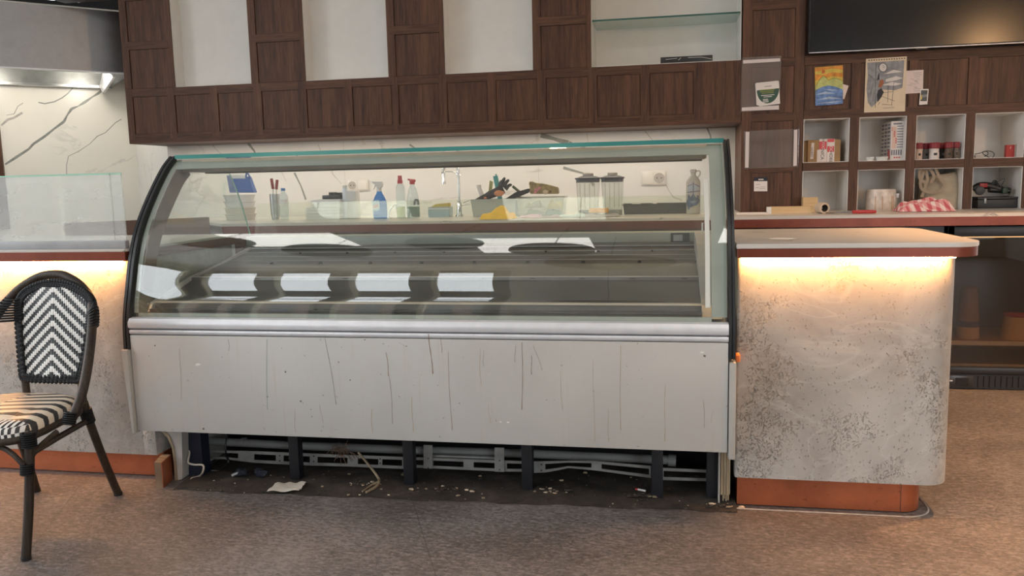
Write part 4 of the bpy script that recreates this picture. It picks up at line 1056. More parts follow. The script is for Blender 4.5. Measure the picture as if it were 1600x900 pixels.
b.prism([hp(L0, DP - .09, 2.058), hp(L1, DP - .09, 2.058), hp(L1, DP - .007, 2.058), hp(L0, DP - .007, 2.058)], (0, 0, .02), STEEL)
b.build('drip_rim', T, smooth=0)
b = MB(); fm = plain('hood_filter', (.34, .35, .34), .3, .8, .5, 6)
b.prism([hp(L0 + .02, .05, 2.10), hp(L1 - .02, .05, 2.10), hp(L1 - .02, DP - .1, 2.30), hp(L0 + .02, DP - .1, 2.30)], (0, 0, .01), fm); b.build('filter_panel', T, smooth=0)
b = MB(); b.prism([hp(.02, .25, 2.07), hp(.02, .80, 2.00), hp(.02, .95, 2.07), hp(.02, .6, 2.2)], hd * .02, ALU); b.build('deflector', T, smooth=0)

# ================================================================== BISTRO CHAIR
T = thing('bistro_chair', (-2.27, 2.45, 0), 'bistro chair with black and white chevron woven back and seat', 'chair')
def chevron():
    m, nt, out = new_mat('chevron_weave')
    tc = N(nt, 'ShaderNodeTexCoord'); sep = N(nt, 'ShaderNodeSeparateXYZ'); nt.links.new(tc.outputs['Object'], sep.inputs[0])
    ax = math_(nt, 'ABSOLUTE', math_(nt, 'SUBTRACT', sep.outputs[0], .045))
    # quantise across the strands so that stripes step like weaving
    q = math_(nt, 'MULTIPLY', math_(nt, 'FLOOR', math_(nt, 'MULTIPLY', ax, 1 / .0085)), .0085)
    v = math_(nt, 'ADD', sep.outputs[2], math_(nt, 'MULTIPLY', q, .95))
    f = math_(nt, 'FRACT', math_(nt, 'MULTIPLY', v, 1 / .0415))
    st = math_(nt, 'LESS_THAN', f, .5)
    strand = math_(nt, 'SINE', math_(nt, 'MULTIPLY', ax, 2 * PI / .0085))
    c = mixc(nt, st, (.016, .017, .018), (.70, .69, .66))
    h = math_(nt, 'ADD', strand, math_(nt, 'SINE', math_(nt, 'MULTIPLY', f, 2 * PI)))
    principled(nt, out, c, .38, 0, h, .6, .002); return m
def seatweave():
    m, nt, out = new_mat('striped_seat_weave')
    tc = N(nt, 'ShaderNodeTexCoord'); sep = N(nt, 'ShaderNodeSeparateXYZ'); nt.links.new(tc.outputs['Object'], sep.inputs[0])
    f = math_(nt, 'FRACT', math_(nt, 'ADD', math_(nt, 'MULTIPLY', sep.outputs[1], 1 / .052), math_(nt, 'MULTIPLY', sep.outputs[0], -6.0)))
    st = math_(nt, 'LESS_THAN', f, .55)
    # centre field: fine lines across
    f2 = math_(nt, 'FRACT', math_(nt, 'MULTIPLY', sep.outputs[1], 1 / .026)); st2 = math_(nt, 'LESS_THAN', f2, .6)
    cen = math_(nt, 'LESS_THAN', sep.outputs[0], -.02)
    a = mixc(nt, st, (.03, .03, .03), (.66, .58, .47)); c2 = mixc(nt, st2, (.03, .028, .026), (.60, .50, .40))
    c = mixc(nt, cen, a, c2)
    # front edge: upright strands
    f3 = math_(nt, 'FRACT', math_(nt, 'ADD', math_(nt, 'MULTIPLY', sep.outputs[0], 1 / .017), math_(nt, 'MULTIPLY', math_(nt, 'FLOOR', math_(nt, 'MULTIPLY', sep.outputs[2], 1 / .02)), .5)))
    st3 = math_(nt, 'LESS_THAN', f3, .5)
    edge = math_(nt, 'MULTIPLY', math_(nt, 'LESS_THAN', sep.outputs[1], -.17), math_(nt, 'LESS_THAN', sep.outputs[2], .4535))
    c = mixc(nt, edge, c, mixc(nt, st3, (.02, .02, .02), (.72, .71, .68)))
    strand = math_(nt, 'SINE', math_(nt, 'MULTIPLY', sep.outputs[0], 2 * PI / .008))
    principled(nt, out, c, .4, 0, strand, .25, .001); return m
O = Vector((-2.27, 2.45, 0))
# seat: a rounded woven pad
b = MB()
def seatfn(u, v):
    a = u * 2 * PI
    r = v
    ex = .55
    cx = math.copysign(abs(math.cos(a)) ** ex, math.cos(a)); sy = math.copysign(abs(math.sin(a)) ** ex, math.sin(a))
    hw = .205 + .02 * (-sy); x = -2.265 + cx * hw * min(1, r * 1.15) ; y = 2.41 + sy * .205 * min(1, r * 1.15)
    k = max(0, (r - .72) / .28)
    z = .462 - .046 * k ** 1.6 + .006 * math.cos(r * 2) - .012 * max(0, -sy) * (r > .5)
    return (x, y, z)
b.grid(seatfn, 48, 14, seatweave(), .0)
b.build('seat', T, smooth=60)
b = MB()      # rim under the pad
P = []
for k in range(40):
    a = 2 * PI * k / 40; cx = math.copysign(abs(math.cos(a)) ** .55, math.cos(a)); sy = math.copysign(abs(math.sin(a)) ** .55, math.sin(a)); hw = .205 + .02 * (-sy)
    P.append((-2.265 + cx * hw * .985, 2.41 + sy * .2, .405 - .010 * max(0, -sy)))
b.tube(P, .014, BAMBOO, 10, closed=True); b.build('seat_frame', T)
def leg(pts, name='leg'):
    b = MB(); b.tube(pts, .0152, BAMBOO, 12, 5); e = Vector(pts[-1]); b.lathe([(.0165, 0), (.0165, .012)], (e.x, e.y, 0), BLACK, 12)
    return b.build(name, T)
leg([(-2.048, 2.262, .42), (-2.050, 2.25, .30), (-2.058, 2.235, .15), (-2.067, 2.216, .008)])
leg([(-2.47, 2.262, .42), (-2.468, 2.25, .30), (-2.46, 2.235, .15), (-2.452, 2.216, .008)])
leg([(-2.098, 2.585, .43), (-2.103, 2.615, .34), (-2.118, 2.69, .17), (-2.134, 2.772, .008)])
leg([(-2.425, 2.585, .43), (-2.43, 2.615, .34), (-2.46, 2.69, .17), (-2.495, 2.762, .008)])
# outer hoop that sweeps from the seat sides up and over the back
b = MB()
hoop = [(-2.015, 2.40, .405), (-1.998, 2.43, .46), (-1.994, 2.47, .535), (-2.015, 2.535, .63), (-2.047, 2.60, .715), (-2.075, 2.645, .785), (-2.125, 2.67, .842), (-2.20, 2.685, .882), (-2.255, 2.688, .890), (-2.32, 2.685, .880), (-2.395, 2.67, .838), (-2.445, 2.645, .78), (-2.475, 2.60, .71), (-2.505, 2.535, .63), (-2.53, 2.47, .535), (-2.53, 2.43, .46), (-2.52, 2.40, .405)]
b.tube(hoop, .0165, BAMBOO, 14, 5); b.build('back_hoop', T)
# back frame bound in cord
b = MB()
def bk(x, z): return Vector((x, 2.600 + (z - .5) * .16, z))
frame = [bk(-2.115, .525), bk(-2.09, .62), bk(-2.073, .72), bk(-2.072, .785), bk(-2.10, .825), bk(-2.16, .853), bk(-2.225, .862), bk(-2.29, .853), bk(-2.35, .825), bk(-2.376, .785), bk(-2.375, .72), bk(-2.365, .62), bk(-2.352, .525), bk(-2.33, .514), bk(-2.235, .512), bk(-2.14, .514)]
b.tube(frame, .0155, CORD, 10, 5, closed=True)
fs = spline(frame, 12, True)
for i, p in enumerate(fs):     # braid knots over the frame
    d = (fs[(i + 1) % len(fs)] - p).normalized(); s = .009 if i % 2 else -.009
    n = d.cross(Vector((0, -1, 0)))
    b.ball(p + n * s + Vector((0, -.0115, 0)), .0085, CORD, (1, .7, 1.15), 0, 1)
b.build('back_frame', T)
b = MB()
def bp(u, v):
    # u across, v up, inside the frame
    z = .52 + (.848 - .52) * v
    wv = (.112 + .036 * min(1, v * 1.4)) * (1 if v < .75 else math.sqrt(max(0, 1 - ((v - .75) / .27) ** 2)) * .35 + .65)
    x = -2.228 - .004 + wv * (u * 2 - 1) * 1.0
    p = bk(x, z); p.y += -.004 - .012 * (1 - (u * 2 - 1) ** 2); return p
b.grid(bp, 24, 30, chevron(), -.006); b.build('back_weave', T, smooth=60)
for x0, x1 in ((-2.352, -2.345), (-2.115, -2.11)):
    b = MB(); b.tube([bk(x0, .52), (x1, 2.598, .42)], .0135, BAMBOO, 12); b.build('back_post', T)
# cord bindings
def bind(c, d, r, n, step, name='cord_binding'):
    b = MB(); d = Vector(d).normalized(); c = Vector(c); u = d.orthogonal().normalized(); w = d.cross(u)
    for k in range(n):
        o = c + d * step * (k - (n - 1) / 2)
        b.tube([o + u * r * math.cos(2 * PI * j / 16) + w * r * math.sin(2 * PI * j / 16) for j in range(16)], .0036, CORD, 6, closed=True)
    b.build(name, T)
bind((-2.052, 2.242, .300), (.02, .1, 1), .0185, 5, .0072); bind((-2.466, 2.242, .300), (.02, .1, 1), .0185, 5, .0072)
bind((-2.012, 2.405, .425), (.1, .3, 1), .020, 6, .0072); bind((-2.522, 2.405, .425), (-.1, .3, 1), .020, 6, .0072)
bind((-2.101, 2.60, .375), (0, .3, -1), .0195, 8, .0072); bind((-2.428, 2.60, .375), (0, .3, -1), .0195, 8, .0072)
bind((-2.049, 2.258, .395), (0, 0, 1), .021, 7, .0072); bind((-2.469, 2.258, .395), (0, 0, 1), .021, 7, .0072)
for sx, cx in ((1, -2.066), (-1, -2.408)):
    b = MB()
    for k in range(9):
        t = k / 8; z = (.71 if sx > 0 else .745) + .075 * t
        hoopx = (-2.047 - .022 * t ** 1.2) if sx > 0 else (-2.462 + .046 * t ** 1.2)
        fr = -2.073 if sx > 0 else -2.376
        hy = 2.60 + .045 * t
        p, q = bk(fr, z - .012), Vector((hoopx, hy, z if sx > 0 else z - .012))
        n = (q - p).normalized(); up = Vector((0, -.35, 1)).normalized() 
        sd = n.cross(up).normalized()
        loop = [p - n * .018, p + sd * .019, q + sd * .020, q + n * .02, q - sd * .020, p - sd * .019]
        b.tube(loop, .0042, CORD, 6, 3, closed=True)
    b.build('shoulder_binding', T)
# stretchers and braces
b = MB()
b.tube([(-2.05, 2.24, .315), (-2.058, 2.30, .35), (-2.035, 2.37, .39)], .0085, BAMBOO, 8, 4); b.build('brace', T)
b = MB(); b.tube([(-2.056, 2.235, .315), (-2.10, 2.237, .355), (-2.16, 2.245, .372), (-2.30, 2.245, .372), (-2.41, 2.24, .36), (-2.463, 2.235, .315)], .0085, BAMBOO, 8, 4); b.build('brace', T)
b = MB(); b.tube([(-2.05, 2.25, .345), (-2.075, 2.42, .352), (-2.103, 2.60, .355)], .011, BAMBOO, 8, 2); b.build('stretcher', T)
b = MB(); b.tube([(-2.468, 2.25, .345), (-2.445, 2.42, .352), (-2.43, 2.60, .355)], .011, BAMBOO, 8, 2); b.build('stretcher', T)

# ================================================================== THINGS ON THE BACK COUNTER
ZC = .9722
def X(px, Y, py=335): return at(px, py, Y).x
def Z(px, py, Y): return at(px, py, Y).z
WPL = plain('white_plastic', (.66, .66, .63), .35, 0, .05); BLUEP = plain('blue_plastic', (.035, .11, .36), .35, 0, .1); CREAMP = plain('cream_plastic', (.55, .52, .43), .4, 0, .06)
# stacked tubs with a blue lid
Y = 5.3; x0, x1 = X(352, Y), X(400, Y); xc = (x0 + x1) / 2; r = (x1 - x0) / 2
names = ('lowest', 'second lowest', 'second highest', 'topmost')
zz = ZC
for k in range(4):
    b = MB(); b.lathe([(r * .86, 0), (r * .92, .025), (r * .94, .034), (r, .036), (r, .043), (r * .9, .043)], (xc, Y, zz), CREAMP if k < 2 else WPL, 28, sy=.7)
    tag(b.build('plastic_tub', None, (xc, Y, zz)), f'round white plastic tub, {names[k]} of the stack under the blue dustpan', 'tub', 'stacked plastic tubs'); zz += .0435
b = MB()
pts = [at(x, y, Y) for x, y in ((362, 301), (400, 301), (391, 276), (357, 274))]
b.prism([p + Vector((0, -.03, 0)) for p in pts], (0, .05, .0), BLUEP, .003); b.prism([at(x, y, Y - .031) for x, y in ((362, 279), (384, 279), (381, 273), (360, 273))], (0, -.002, 0), WPL)
b.tube([at(384, 276, Y - .02), at(386, 270, Y - .02), at(392, 279, Y - .02)], .006, BLUEP, 8, 4)
tag(b.build('dustpan', None, (xc, Y, zz)), 'blue plastic dustpan lying on the stacked white tubs', 'dustpan')
# steel vase with red handled knives
Y = 5.25; xc = X(430.5, Y); r = .033
b = MB(); b.lathe([(r * .72, 0), (r * .9, .03), (r, .09), (r, .175), (r * .93, .175), (r * .9, .02)], (xc, Y, ZC), STEEL, 28, caps=False); b.lathe([(0, .001), (r * .72, .001)], (xc, Y, ZC), STEEL)
tag(b.build('utensil_holder', None, (xc, Y, ZC)), 'slim steel pot holding red handled knives', 'pot')
RED = plain('red_handle', (.24, .015, .015), .4)
for k, (a, c, lab) in enumerate((((428, 304), (424, 279), 'red handled knife leaning left in the steel pot'), ((431, 304), (432, 281), 'red handled knife standing right in the steel pot'))):
    p, q = at(*a, Y), at(*c, Y); q.y += .01 * k; base = Vector((xc - .012 + .018 * k, Y, ZC + .012))
    d = q - p
    b = MB(); b.tube([p + d * .35, p + d * .7, q], .0105, RED, 8, 3); b.tube([p + d * .35, base], .0035, STEEL, 6)
    tag(b.build('knife', None, base), lab, 'knife')
b = MB(); b.lathe([(.036, .165), (.037, .18), (.030, .185)], (xc, Y, ZC + .002), RED, 20); 
b.bm.free()
# water bottle with blue cap
Y = 5.2; xc = X(444.5, Y); T = thing('water_bottle', (xc, Y, ZC), 'clear plastic water bottle with blue cap beside the steel pot', 'bottle')
b = MB(); pr = []
for k in range(15): pr.append((.029 + .0016 * math.cos(k * PI), .004 + k * .010))
b.lathe([(.022, 0)] + pr + [(.026, .165), (.014, .185), (.012, .196)], (xc, Y, ZC), CLEAR_B, 24); b.build('body', T)
b = MB(); b.lathe([(.0145, .195), (.0145, .213), (.012, .214)], (xc, Y, ZC), plain('light_blue_cap', (.05, .17, .42), .4), 18); b.build('cap', T)
b = MB(); b.lathe([(.0308, .10), (.0308, .135)], (xc, Y, ZC), WPL, 24, caps=False); b.build('label', T)
# stacked white trays
Y = 5.25
def tray(x0, x1, z, h, dep): 
    b = MB(); xm = (x0 + x1) / 2
    b.prism([(x0 + .004, Y - dep / 2, z), (x1 - .004, Y - dep / 2, z), (x1, Y - dep / 2, z + h * .8), (x1, Y - dep / 2, z + h * .95), (x0, Y - dep / 2, z + h * .95), (x0, Y - dep / 2, z + h * .8)], (0, dep, 0), WPL, .0015)
    return b.build('plastic_tray', None, (xm, Y, z))
zz = ZC; nm = ['bottom', 'second', 'third', 'fourth', 'fifth', 'sixth', 'top']
for k in range(6):
    a, c, h = ((488, 541, .020) if k < 4 else (496, 541, .027))
    o = tray(X(a, Y), X(c, Y), zz, h, .22 if k < 4 else .2); zz += h
    tag(o, f'white plastic tray, {("lowest", "second from bottom", "third from bottom", "fourth from bottom", "fifth from bottom", "topmost")[k]} in the stack left of the white jug', 'tray', 'stacked white trays')
b = MB(); p0, p1 = X(510, Y), X(538, Y); b.box(p0, p1, Y - .06, Y + .06, zz, zz + .026, BLACK, .006); b.box(p0 + .035, p1 - .012, Y - .03, Y + .03, zz + .026, zz + .042, BLACK, .004)
for k in range(5): b.box(p0 + .04 + k * .012, p0 + .046 + k * .012, Y - .034, Y - .028, zz + .026, zz + .046, BLACK)
tag(b.build('label_gun', None, (p0, Y, zz)), 'black plastic tool lying on the stack of white trays', 'tool')
# white jug / bottle
Y = 5.22; T = thing('white_bottle', (X(549, Y), Y, ZC), 'tall milky white plastic bottle standing before the left wall socket', 'bottle')
MILK = plain('milky_plastic', (.62, .68, .72), .4, 0, .05)
b = MB(); xa, xb = X(537, Y), X(546, Y); xm = (xa + xb) / 2; b.lathe([(.020, 0), (.022, .01), (.0215, .16), (.021, .195), (.016, .205)], (xm, Y, ZC), MILK, 20); b.build('spout_tube', T)
b = MB(); b.lathe([(.017, .203), (.017, .222), (.0, .223)], (xm, Y, ZC), WPL, 18); b.build('cap', T)
b = MB(); b.box(X(544, Y), X(558, Y), Y - .02, Y + .07, ZC, ZC + .185, plain('white_carton', (.60, .61, .57), .5), .006); b.build('body', T)
# wall sockets
def socket(px0, px1, py0, py1, flip, label):
    a, c = at(px0, py0, YW), at(px1, py1, YW); x0, x1, z0, z1 = a.x, c.x, c.z, a.z
    T = thing('wall_socket', ((x0 + x1) / 2, YW, z0), label, 'socket')
    b = MB(); b.box(x0, x1, YW - .010, YW - .0005, z0, z1, plain('socket_frame', (.62, .59, .54), .35), .003); b.build('frame', T)
    xm = (x0 + x1) / 2; g = .008
    s = (x0 + g, xm - g * .4) if not flip else (xm + g * .4, x1 - g); k = (xm + g * .4, x1 - g) if not flip else (x0 + g, xm - g * .4)
    b = MB(); b.box(s[0], s[1], YW - .014, YW - .010, z0 + g, z1 - g, plain('switch_white', (.68, .65, .60), .3), .002); b.build('switch', T)
    cx, cz = (k[0] + k[1]) / 2, (z0 + z1) / 2; rr = (z1 - z0) * .36
    b = MB(); b.box(k[0], k[1], YW - .0125, YW - .010, z0 + g, z1 - g, plain('switch_white', (.68, .65, .60), .3), .001)
    R = Matrix.Translation((cx, YW - .0125, cz)) @ Matrix.Rotation(PI / 2, 4, 'X')
    b.lathe([(rr, 0), (rr, .002), (rr * .86, .002), (rr * .84, .0004), (0, .0004)], (0, 0, 0), plain('socket_well', (.40, .37, .33), .4), 24, R)
    for dx in (-.4, .4): b.lathe([(0, 0.0006), (.0045, .0006), (.0045, .001), (0, .001)], (dx * rr, 0, 0), BLACK, 10, R)
    b.build('outlet', T)
socket(542, 577, 281, 298, True, 'double white wall socket above the milky white bottle')
socket(1002, 1040, 267.5, 289, False, 'double white wall socket above the black tray')
# blue spray bottle
Y = 5.2; xc = X(594, Y, 330); T = thing('spray_bottle', (xc, Y, ZC), 'blue window cleaner spray bottle with white trigger', 'spray bottle')
BLUELIQ = glass('blue_liquid', (.18, .50, .85), .30, (.05, .22, .55))
b = MB(); b.lathe([(.040, 0), (.048, .006), (.048, .09), (.046, .115), (.030, .15), (.020, .165), (.016, .18)], (xc, Y, ZC), BLUELIQ, 24, sy=.6); b.build('body', T)
b = MB(); xl = xc - .044
P = [(xl, Y - .031, ZC + .118), (xl + .052, Y - .031, ZC + .122), (xl + .052, Y - .031, ZC + .055), (xl + .004, Y - .031, ZC + .045)]
b.prism(P, (0, .004, 0), plain('label_sky', (.45, .60, .70), .4)); b.prism([(xl + .003, Y - .0325, ZC + .09), (xl + .05, Y - .0325, ZC + .098), (xl + .05, Y - .0325, ZC + .07), (xl + .003, Y - .0325, ZC + .058)], (0, .001, 0), WPL)
for k in range(3): b.prism([(xl + .006, Y - .0335, ZC + .068 + k * .008), (xl + .044, Y - .0335, ZC + .078 + k * .006), (xl + .044, Y - .0335, ZC + .081 + k * .006), (xl + .006, Y - .0335, ZC + .070 + k * .008)], (0, .001, 0), plain('label_red', (.55, .08, .12), .5))
b.build('label', T, smooth=0)
b = MB(); b.lathe([(.017, .178), (.017, .20)], (xc, Y, ZC), WPL, 16)
b.prism([(xc - .045, Y - .012, ZC + .243), (xc + .02, Y - .012, ZC + .243), (xc + .03, Y - .012, ZC + .225), (xc + .018, Y - .012, ZC + .20), (xc - .016, Y - .012, ZC + .20), (xc - .022, Y - .012, ZC + .222), (xc - .045, Y - .012, ZC + .230)], (0, .024, 0), WPL, .003)
b.tube([(xc - .022, Y, ZC + .225), (xc - .032, Y, ZC + .205), (xc - .040, Y, ZC + .192)], .0045, WPL, 8, 3); b.build('trigger_head', T)
# soap tap
Y = 5.05; b = MB(); xa = X(608, Y); P = [at(608, 343, Y), at(608, 331, Y), at(614, 322, Y), at(620, 319.5, Y), at(625, 322, Y)]; P[0].z = ZC
b.tube(P, .0055, CHROME, 10, 5); b.lathe([(.016, 0), (.016, .006), (.008, .008)], (P[0].x, Y, ZC), CHROME, 16); q = at(619, 321, Y); b.tube([q, q - Vector((0, 0, .022))], .006, CHROME, 10)
tag(b.build('water_tap', None, (P[0].x, Y, ZC)), 'small bent chrome tap standing by the blue spray bottle', 'tap')
# two clear bottles with red tops
Y = 5.25; xc = X(627, Y); T = thing('plastic_bottle', (xc, Y, ZC), 'clear bottle with tall red cap and yellow green liquid', 'bottle')
REDC = plain('red_cap', (.45, .045, .05), .4, 0, .15)
b = MB(); b.lathe([(.028, 0), (.031, .006), (.030, .13), (.029, .20), (.022, .222), (.016, .228)], (xc, Y, ZC), CLEAR_B, 22); b.build('body', T)
b = MB(); b.lathe([(.027, .004), (.0285, .006), (.028, .074), (0, .074)], (xc, Y, ZC), plain('lime_liquid', (.50, .52, .06), .2, 0, .1), 22); b.build('liquid', T)
b = MB(); b.lathe([(.018, .226), (.018, .25), (.014, .252), (.014, .278), (0, .28)], (xc, Y, ZC), REDC, 18); b.build('cap', T)
xc = X(646, Y); T = thing('plastic_bottle', (xc, Y, ZC), 'clear bottle with red spout and dark green liquid', 'bottle')
b = MB(); b.lathe([(.042, 0), (.046, .008), (.045, .08), (.042, .11), (.030, .18), (.016, .21), (.014, .222)], (xc, Y, ZC), CLEAR_B, 24, sy=.7); b.build('body', T)
b = MB(); b.lathe([(.040, .004), (.0435, .01), (.0425, .072), (0, .072)], (xc, Y, ZC), plain('green_liquid', (.12, .20, .13), .25, 0, .1), 24, sy=.68); b.build('liquid', T)
b = MB(); b.lathe([(.017, .22), (.017, .245), (.010, .252)], (xc, Y, ZC), REDC, 18); b.tube([(xc, Y, ZC + .245), (xc - .03, Y, ZC + .253)], [.009, .005], REDC, 10); b.ball((xc + .014, Y, ZC + .243), .011, REDC); b.build('spout', T)
b = MB(); b.tube([(xc + .018, Y - .03, ZC + .085), (xc + .026, Y - .032, ZC + .115), (xc + .043, Y - .03, ZC + .112), (xc + .046, Y - .03, ZC + .085)], .008, plain('smoky_handle', (.10, .11, .12), .4), 8, 4); b.build('handle', T)
# tub with sponges
Y = 5.3; x0, x1 = X(672, Y), X(705, Y)
b = MB(); BT = plain('blue_grey_tub', (.30, .40, .43), .35, 0, .08); t = .004
b.prism([(x0, Y - .045, ZC + .066), (x1, Y - .045, ZC + .066), (x1 - .008, Y - .045, ZC), (x0 + .008, Y - .045, ZC)], (0, .004, 0), BT); b.prism([(x0, Y + .045, ZC + .066), (x1, Y + .045, ZC + .066), (x1 - .008, Y + .045, ZC), (x0 + .008, Y + .045, ZC)], (0, .004, 0), BT)
b.box(x0, x0 + .008, Y - .042, Y + .046, ZC + .002, ZC + .066, BT); b.box(x1 - .008, x1, Y - .042, Y + .046, ZC + .002, ZC + .066, BT); b.box(x0 + .006, x1 - .006, Y - .042, Y + .045, ZC, ZC + .004, BT); b.box(x0 - .004, x1 + .004, Y - .05, Y - .044, ZC + .052, ZC + .058, WPL)
tag(b.build('plastic_tub', None, (x0, Y, ZC), smooth=0), 'blue grey tub holding a yellow sponge left of the tall tap', 'tub')
b = MB(); b.prism([(x0 + .010, Y - .035, ZC + .062), (x1 - .010, Y - .035, ZC + .064), (x1 - .010, Y - .035, ZC + .092), (x0 + .05, Y - .035, ZC + .086)], (0, .07, 0), plain('yellow_sponge', (.52, .40, .05), .9, 0, .2, 60), .003); b.box(x0 + .012, x1 - .012, Y - .034, Y + .034, ZC + .005, ZC + .0615, plain('green_scourer', (.18, .20, .07), .9))
tag(b.build('sponge', None, (x0 + .06, Y, ZC + .06)), 'yellow and green sponge lying in the blue grey tub', 'sponge')
# tall spring tap
Y = 5.3; xt = X(718, Y); T = thing('kitchen_tap', (xt, Y, ZC), 'tall chrome spring tap with hanging spray head', 'tap')
b = MB(); b.lathe([(.026, 0), (.026, .012), (.018, .014), (.017, .10), (.013, .105)], (xt, Y, ZC), CHROME, 18); b.build('base', T)
b = MB(); zt = ZC + .10; xs_ = X(695, Y)
arc = [(xt, Y, zt), (xt, Y, ZC + .30), (xt - .012, Y, ZC + .345), (xt - .045, Y, ZC + .366), (xs_ + .012, Y, ZC + .345), (xs_, Y, ZC + .30), (xs_, Y, ZC + .285)]
b.tube(arc, .0085, CHROME, 10, 6); b.build('riser', T)
b = MB(); A_ = spline([Vector(p) for p in arc], 40)
k0 = int(len(A_) * .13); hel = []
for i in range(k0, len(A_) - 12):
    d = (A_[i + 1] - A_[i]).normalized(); u = Vector((0, 1, 0)); w = d.cross(u); a = i * .9; hel.append(A_[i] + (u * math.cos(a) + w * math.sin(a)) * .0115)
b.tube(hel, .0016, CHROME, 5); b.build('spring', T)
b = MB(); b.lathe([(.009, 0), (.0125, -.01), (.0125, -.05), (.015, -.055), (.015, -.075), (0, -.075)], (xs_, Y, ZC + .29), CHROME, 16); b.build('spray_head', T)
b = MB(); q = Vector((xt + .018, Y, ZC + .075)); b.tube([q, q + Vector((.055, -.005, .004))], .006, CHROME, 10); b.tube([q + Vector((.01, 0, .014)), q + Vector((.05, -.002, .030))], .0025, CHROME, 6); b.build('lever', T)
b = MB(); b.tube([(xt, Y, ZC + .24), (xt - .02, Y, ZC + .29), (xs_ + .01, Y, ZC + .297)], .004, CHROME, 8, 3); b.build('holder_arm', T)
# grey washing tub with a glove on top
Y = 5.28; x0, x1 = X(741, Y), X(811, Y); zt = ZC + .112
FROST = plain('frosted_grey_tub', (.36, .385, .36), .4, 0, .08)
def openbin(b, x0, x1, y0, y1, z0, z1, m, tp=.012, t=.003):
    b.prism([(x0, y0, z1), (x1, y0, z1), (x1 - tp, y0 + tp, z0), (x0 + tp, y0 + tp, z0)], (0, t, 0), m); b.prism([(x0, y1, z1), (x1, y1, z1), (x1 - tp, y1 - tp, z0), (x0 + tp, y1 - tp, z0)], (0, -t, 0), m)
    b.prism([(x0, y0, z1), (x0, y1, z1), (x0 + tp, y1 - tp, z0), (x0 + tp, y0 + tp, z0)], (t, 0, 0), m); b.prism([(x1, y0, z1), (x1, y1, z1), (x1 - tp, y1 - tp, z0), (x1 - tp, y0 + tp, z0)], (-t, 0, 0), m)
    b.box(x0 + tp, x1 - tp, y0 + tp, y1 - tp, z0, z0 + t, m)
    for (a, c, e, f) in ((x0 - .004, x1 + .004, y0 - .006, y0), (x0 - .004, x1 + .004, y1, y1 + .006), (x0 - .006, x0, y0, y1), (x1, x1 + .006, y0, y1)): b.box(a, c, e, f, z1 - .006, z1 + .001, m)
b = MB(); openbin(b, x0, x1, Y - .09, Y + .09, ZC, zt, FROST); tag(b.build('washing_tub', None, (x0, Y, ZC), smooth=0), 'frosted grey tub full of brushes under the black work glove', 'tub')
# things sticking out of it
b = MB(); b.tube([(X(757, Y), Y + .02, ZC + .03), at(753, 305, Y + .02), at(748, 292, Y + .02)], [.017, .014], WPL, 12); p = at(748, 292, Y + .02); b.lathe([(.017, -.004), (.017, .014), (0, .016)], p, CHALK, 14); tag(b.build('white_bottle', None, (X(757, Y), Y, ZC)), 'small white bottle leaning out of the frosted tub', 'bottle')
b = MB(); b.prism([at(x, y, Y + .05) for x, y in ((760, 330), (765, 330), (770, 284), (765, 282))], (0, .012, 0), plain('olive_stick', (.34, .33, .12), .6), .001); tag(b.build('spatula', None, (X(762, Y), Y + .05, ZC)), 'olive green stick standing up behind the black glove', 'spatula')
b = MB(); b.tube([(X(784, Y), Y + .03, ZC + .03), at(777, 290, Y + .03), at(774, 275, Y + .03)], .016, plain('teal_plastic', (.03, .28, .27), .4), 12); b.tube([at(775, 276, Y + .03), at(775, 272, Y + .03)], .005, plain('teal_plastic', (.03, .28, .27), .4), 8); tag(b.build('brush_handle', None, (X(784, Y), Y + .03, ZC)), 'teal brush handle standing in the frosted tub', 'brush')
# glove: palm, cuff and five separate fingers
GL = plain('black_work_glove', (.02, .021, .022), .75, 0, .3, 60)
b = MB(); Yg = Y - .075
def g(x, y, dy=0): return at(x, y, Yg + dy)
b.tube([g(737, 318), g(752, 310), g(766, 304)], [.011, .022], GL, 10, 3); b.tube([g(762, 306), g(776, 300), g(786, 295)], [.024, .032], GL, 12, 3, flat=.7)
for q in ([g(783, 292), g(786, 283), g(788, 279)], [g(787, 293), g(791, 285), g(794, 282)], [g(790, 296), g(795, 290), g(798, 289)], [g(780, 294), g(782, 286), g(784, 283)], [g(772, 302), g(766, 307, -.01), g(762, 311, -.012)]): b.tube(q, [.0125, .0095], GL, 9, 3); b.ball(q[-1], .0098, GL, sub=1)
gl = b.build('work_glove', None, g(770, 305)); tag(gl, 'black work glove with orange patch lying over the frosted tub', 'glove')
b = MB(); c = g(780, 302, -.024); b.ball(c, .026, plain('orange_patch', (.46, .20, .09), .8, 0, .25, 50), (1.3, .35, .8), .25, 2, 3); c2 = g(758, 309, -.02); b.ball(c2, .010, plain('orange_patch', (.46, .20, .09), .8), (1.2, .5, .8), .2, 1, 5)
o = b.build('palm_patch', None, None); bpy.data.objects[o.name].parent = gl; o.location = -Vector(gl.location)
b = MB(); Yk = Y - .04
b.prism([at(x, y, Yk) for x, y in ((789, 311), (806, 300), (826, 294.5), (829, 296), (826, 301), (812, 307), (830, 309.5), (830, 311))], (0, .02, 0), BLACK, .001)
b.tube([at(801, 291, Yk + .05), at(812, 300, Yk + .05)], .009, plain('dark_green_handle', (.04, .07, .03), .6), 8)
tag(b.build('dish_brush', None, at(800, 311, Yk)), 'black long handled brush lying across the frosted tub', 'brush')
# yellow cloth at the counter edge
b = cloth(X(753, 4.86, 343), X(805, 4.86, 343), 4.79, 4.93, ZC, .075, plain('yellow_cloth', (.80, .50, .004), .85, 0, .12, 14), 5, 30, 18, 9)
tag(b.build('yellow_cloth', None, (X(779, 4.86), 4.86, ZC), smooth=70), 'crumpled bright yellow cleaning cloth at the worktop edge', 'cloth')
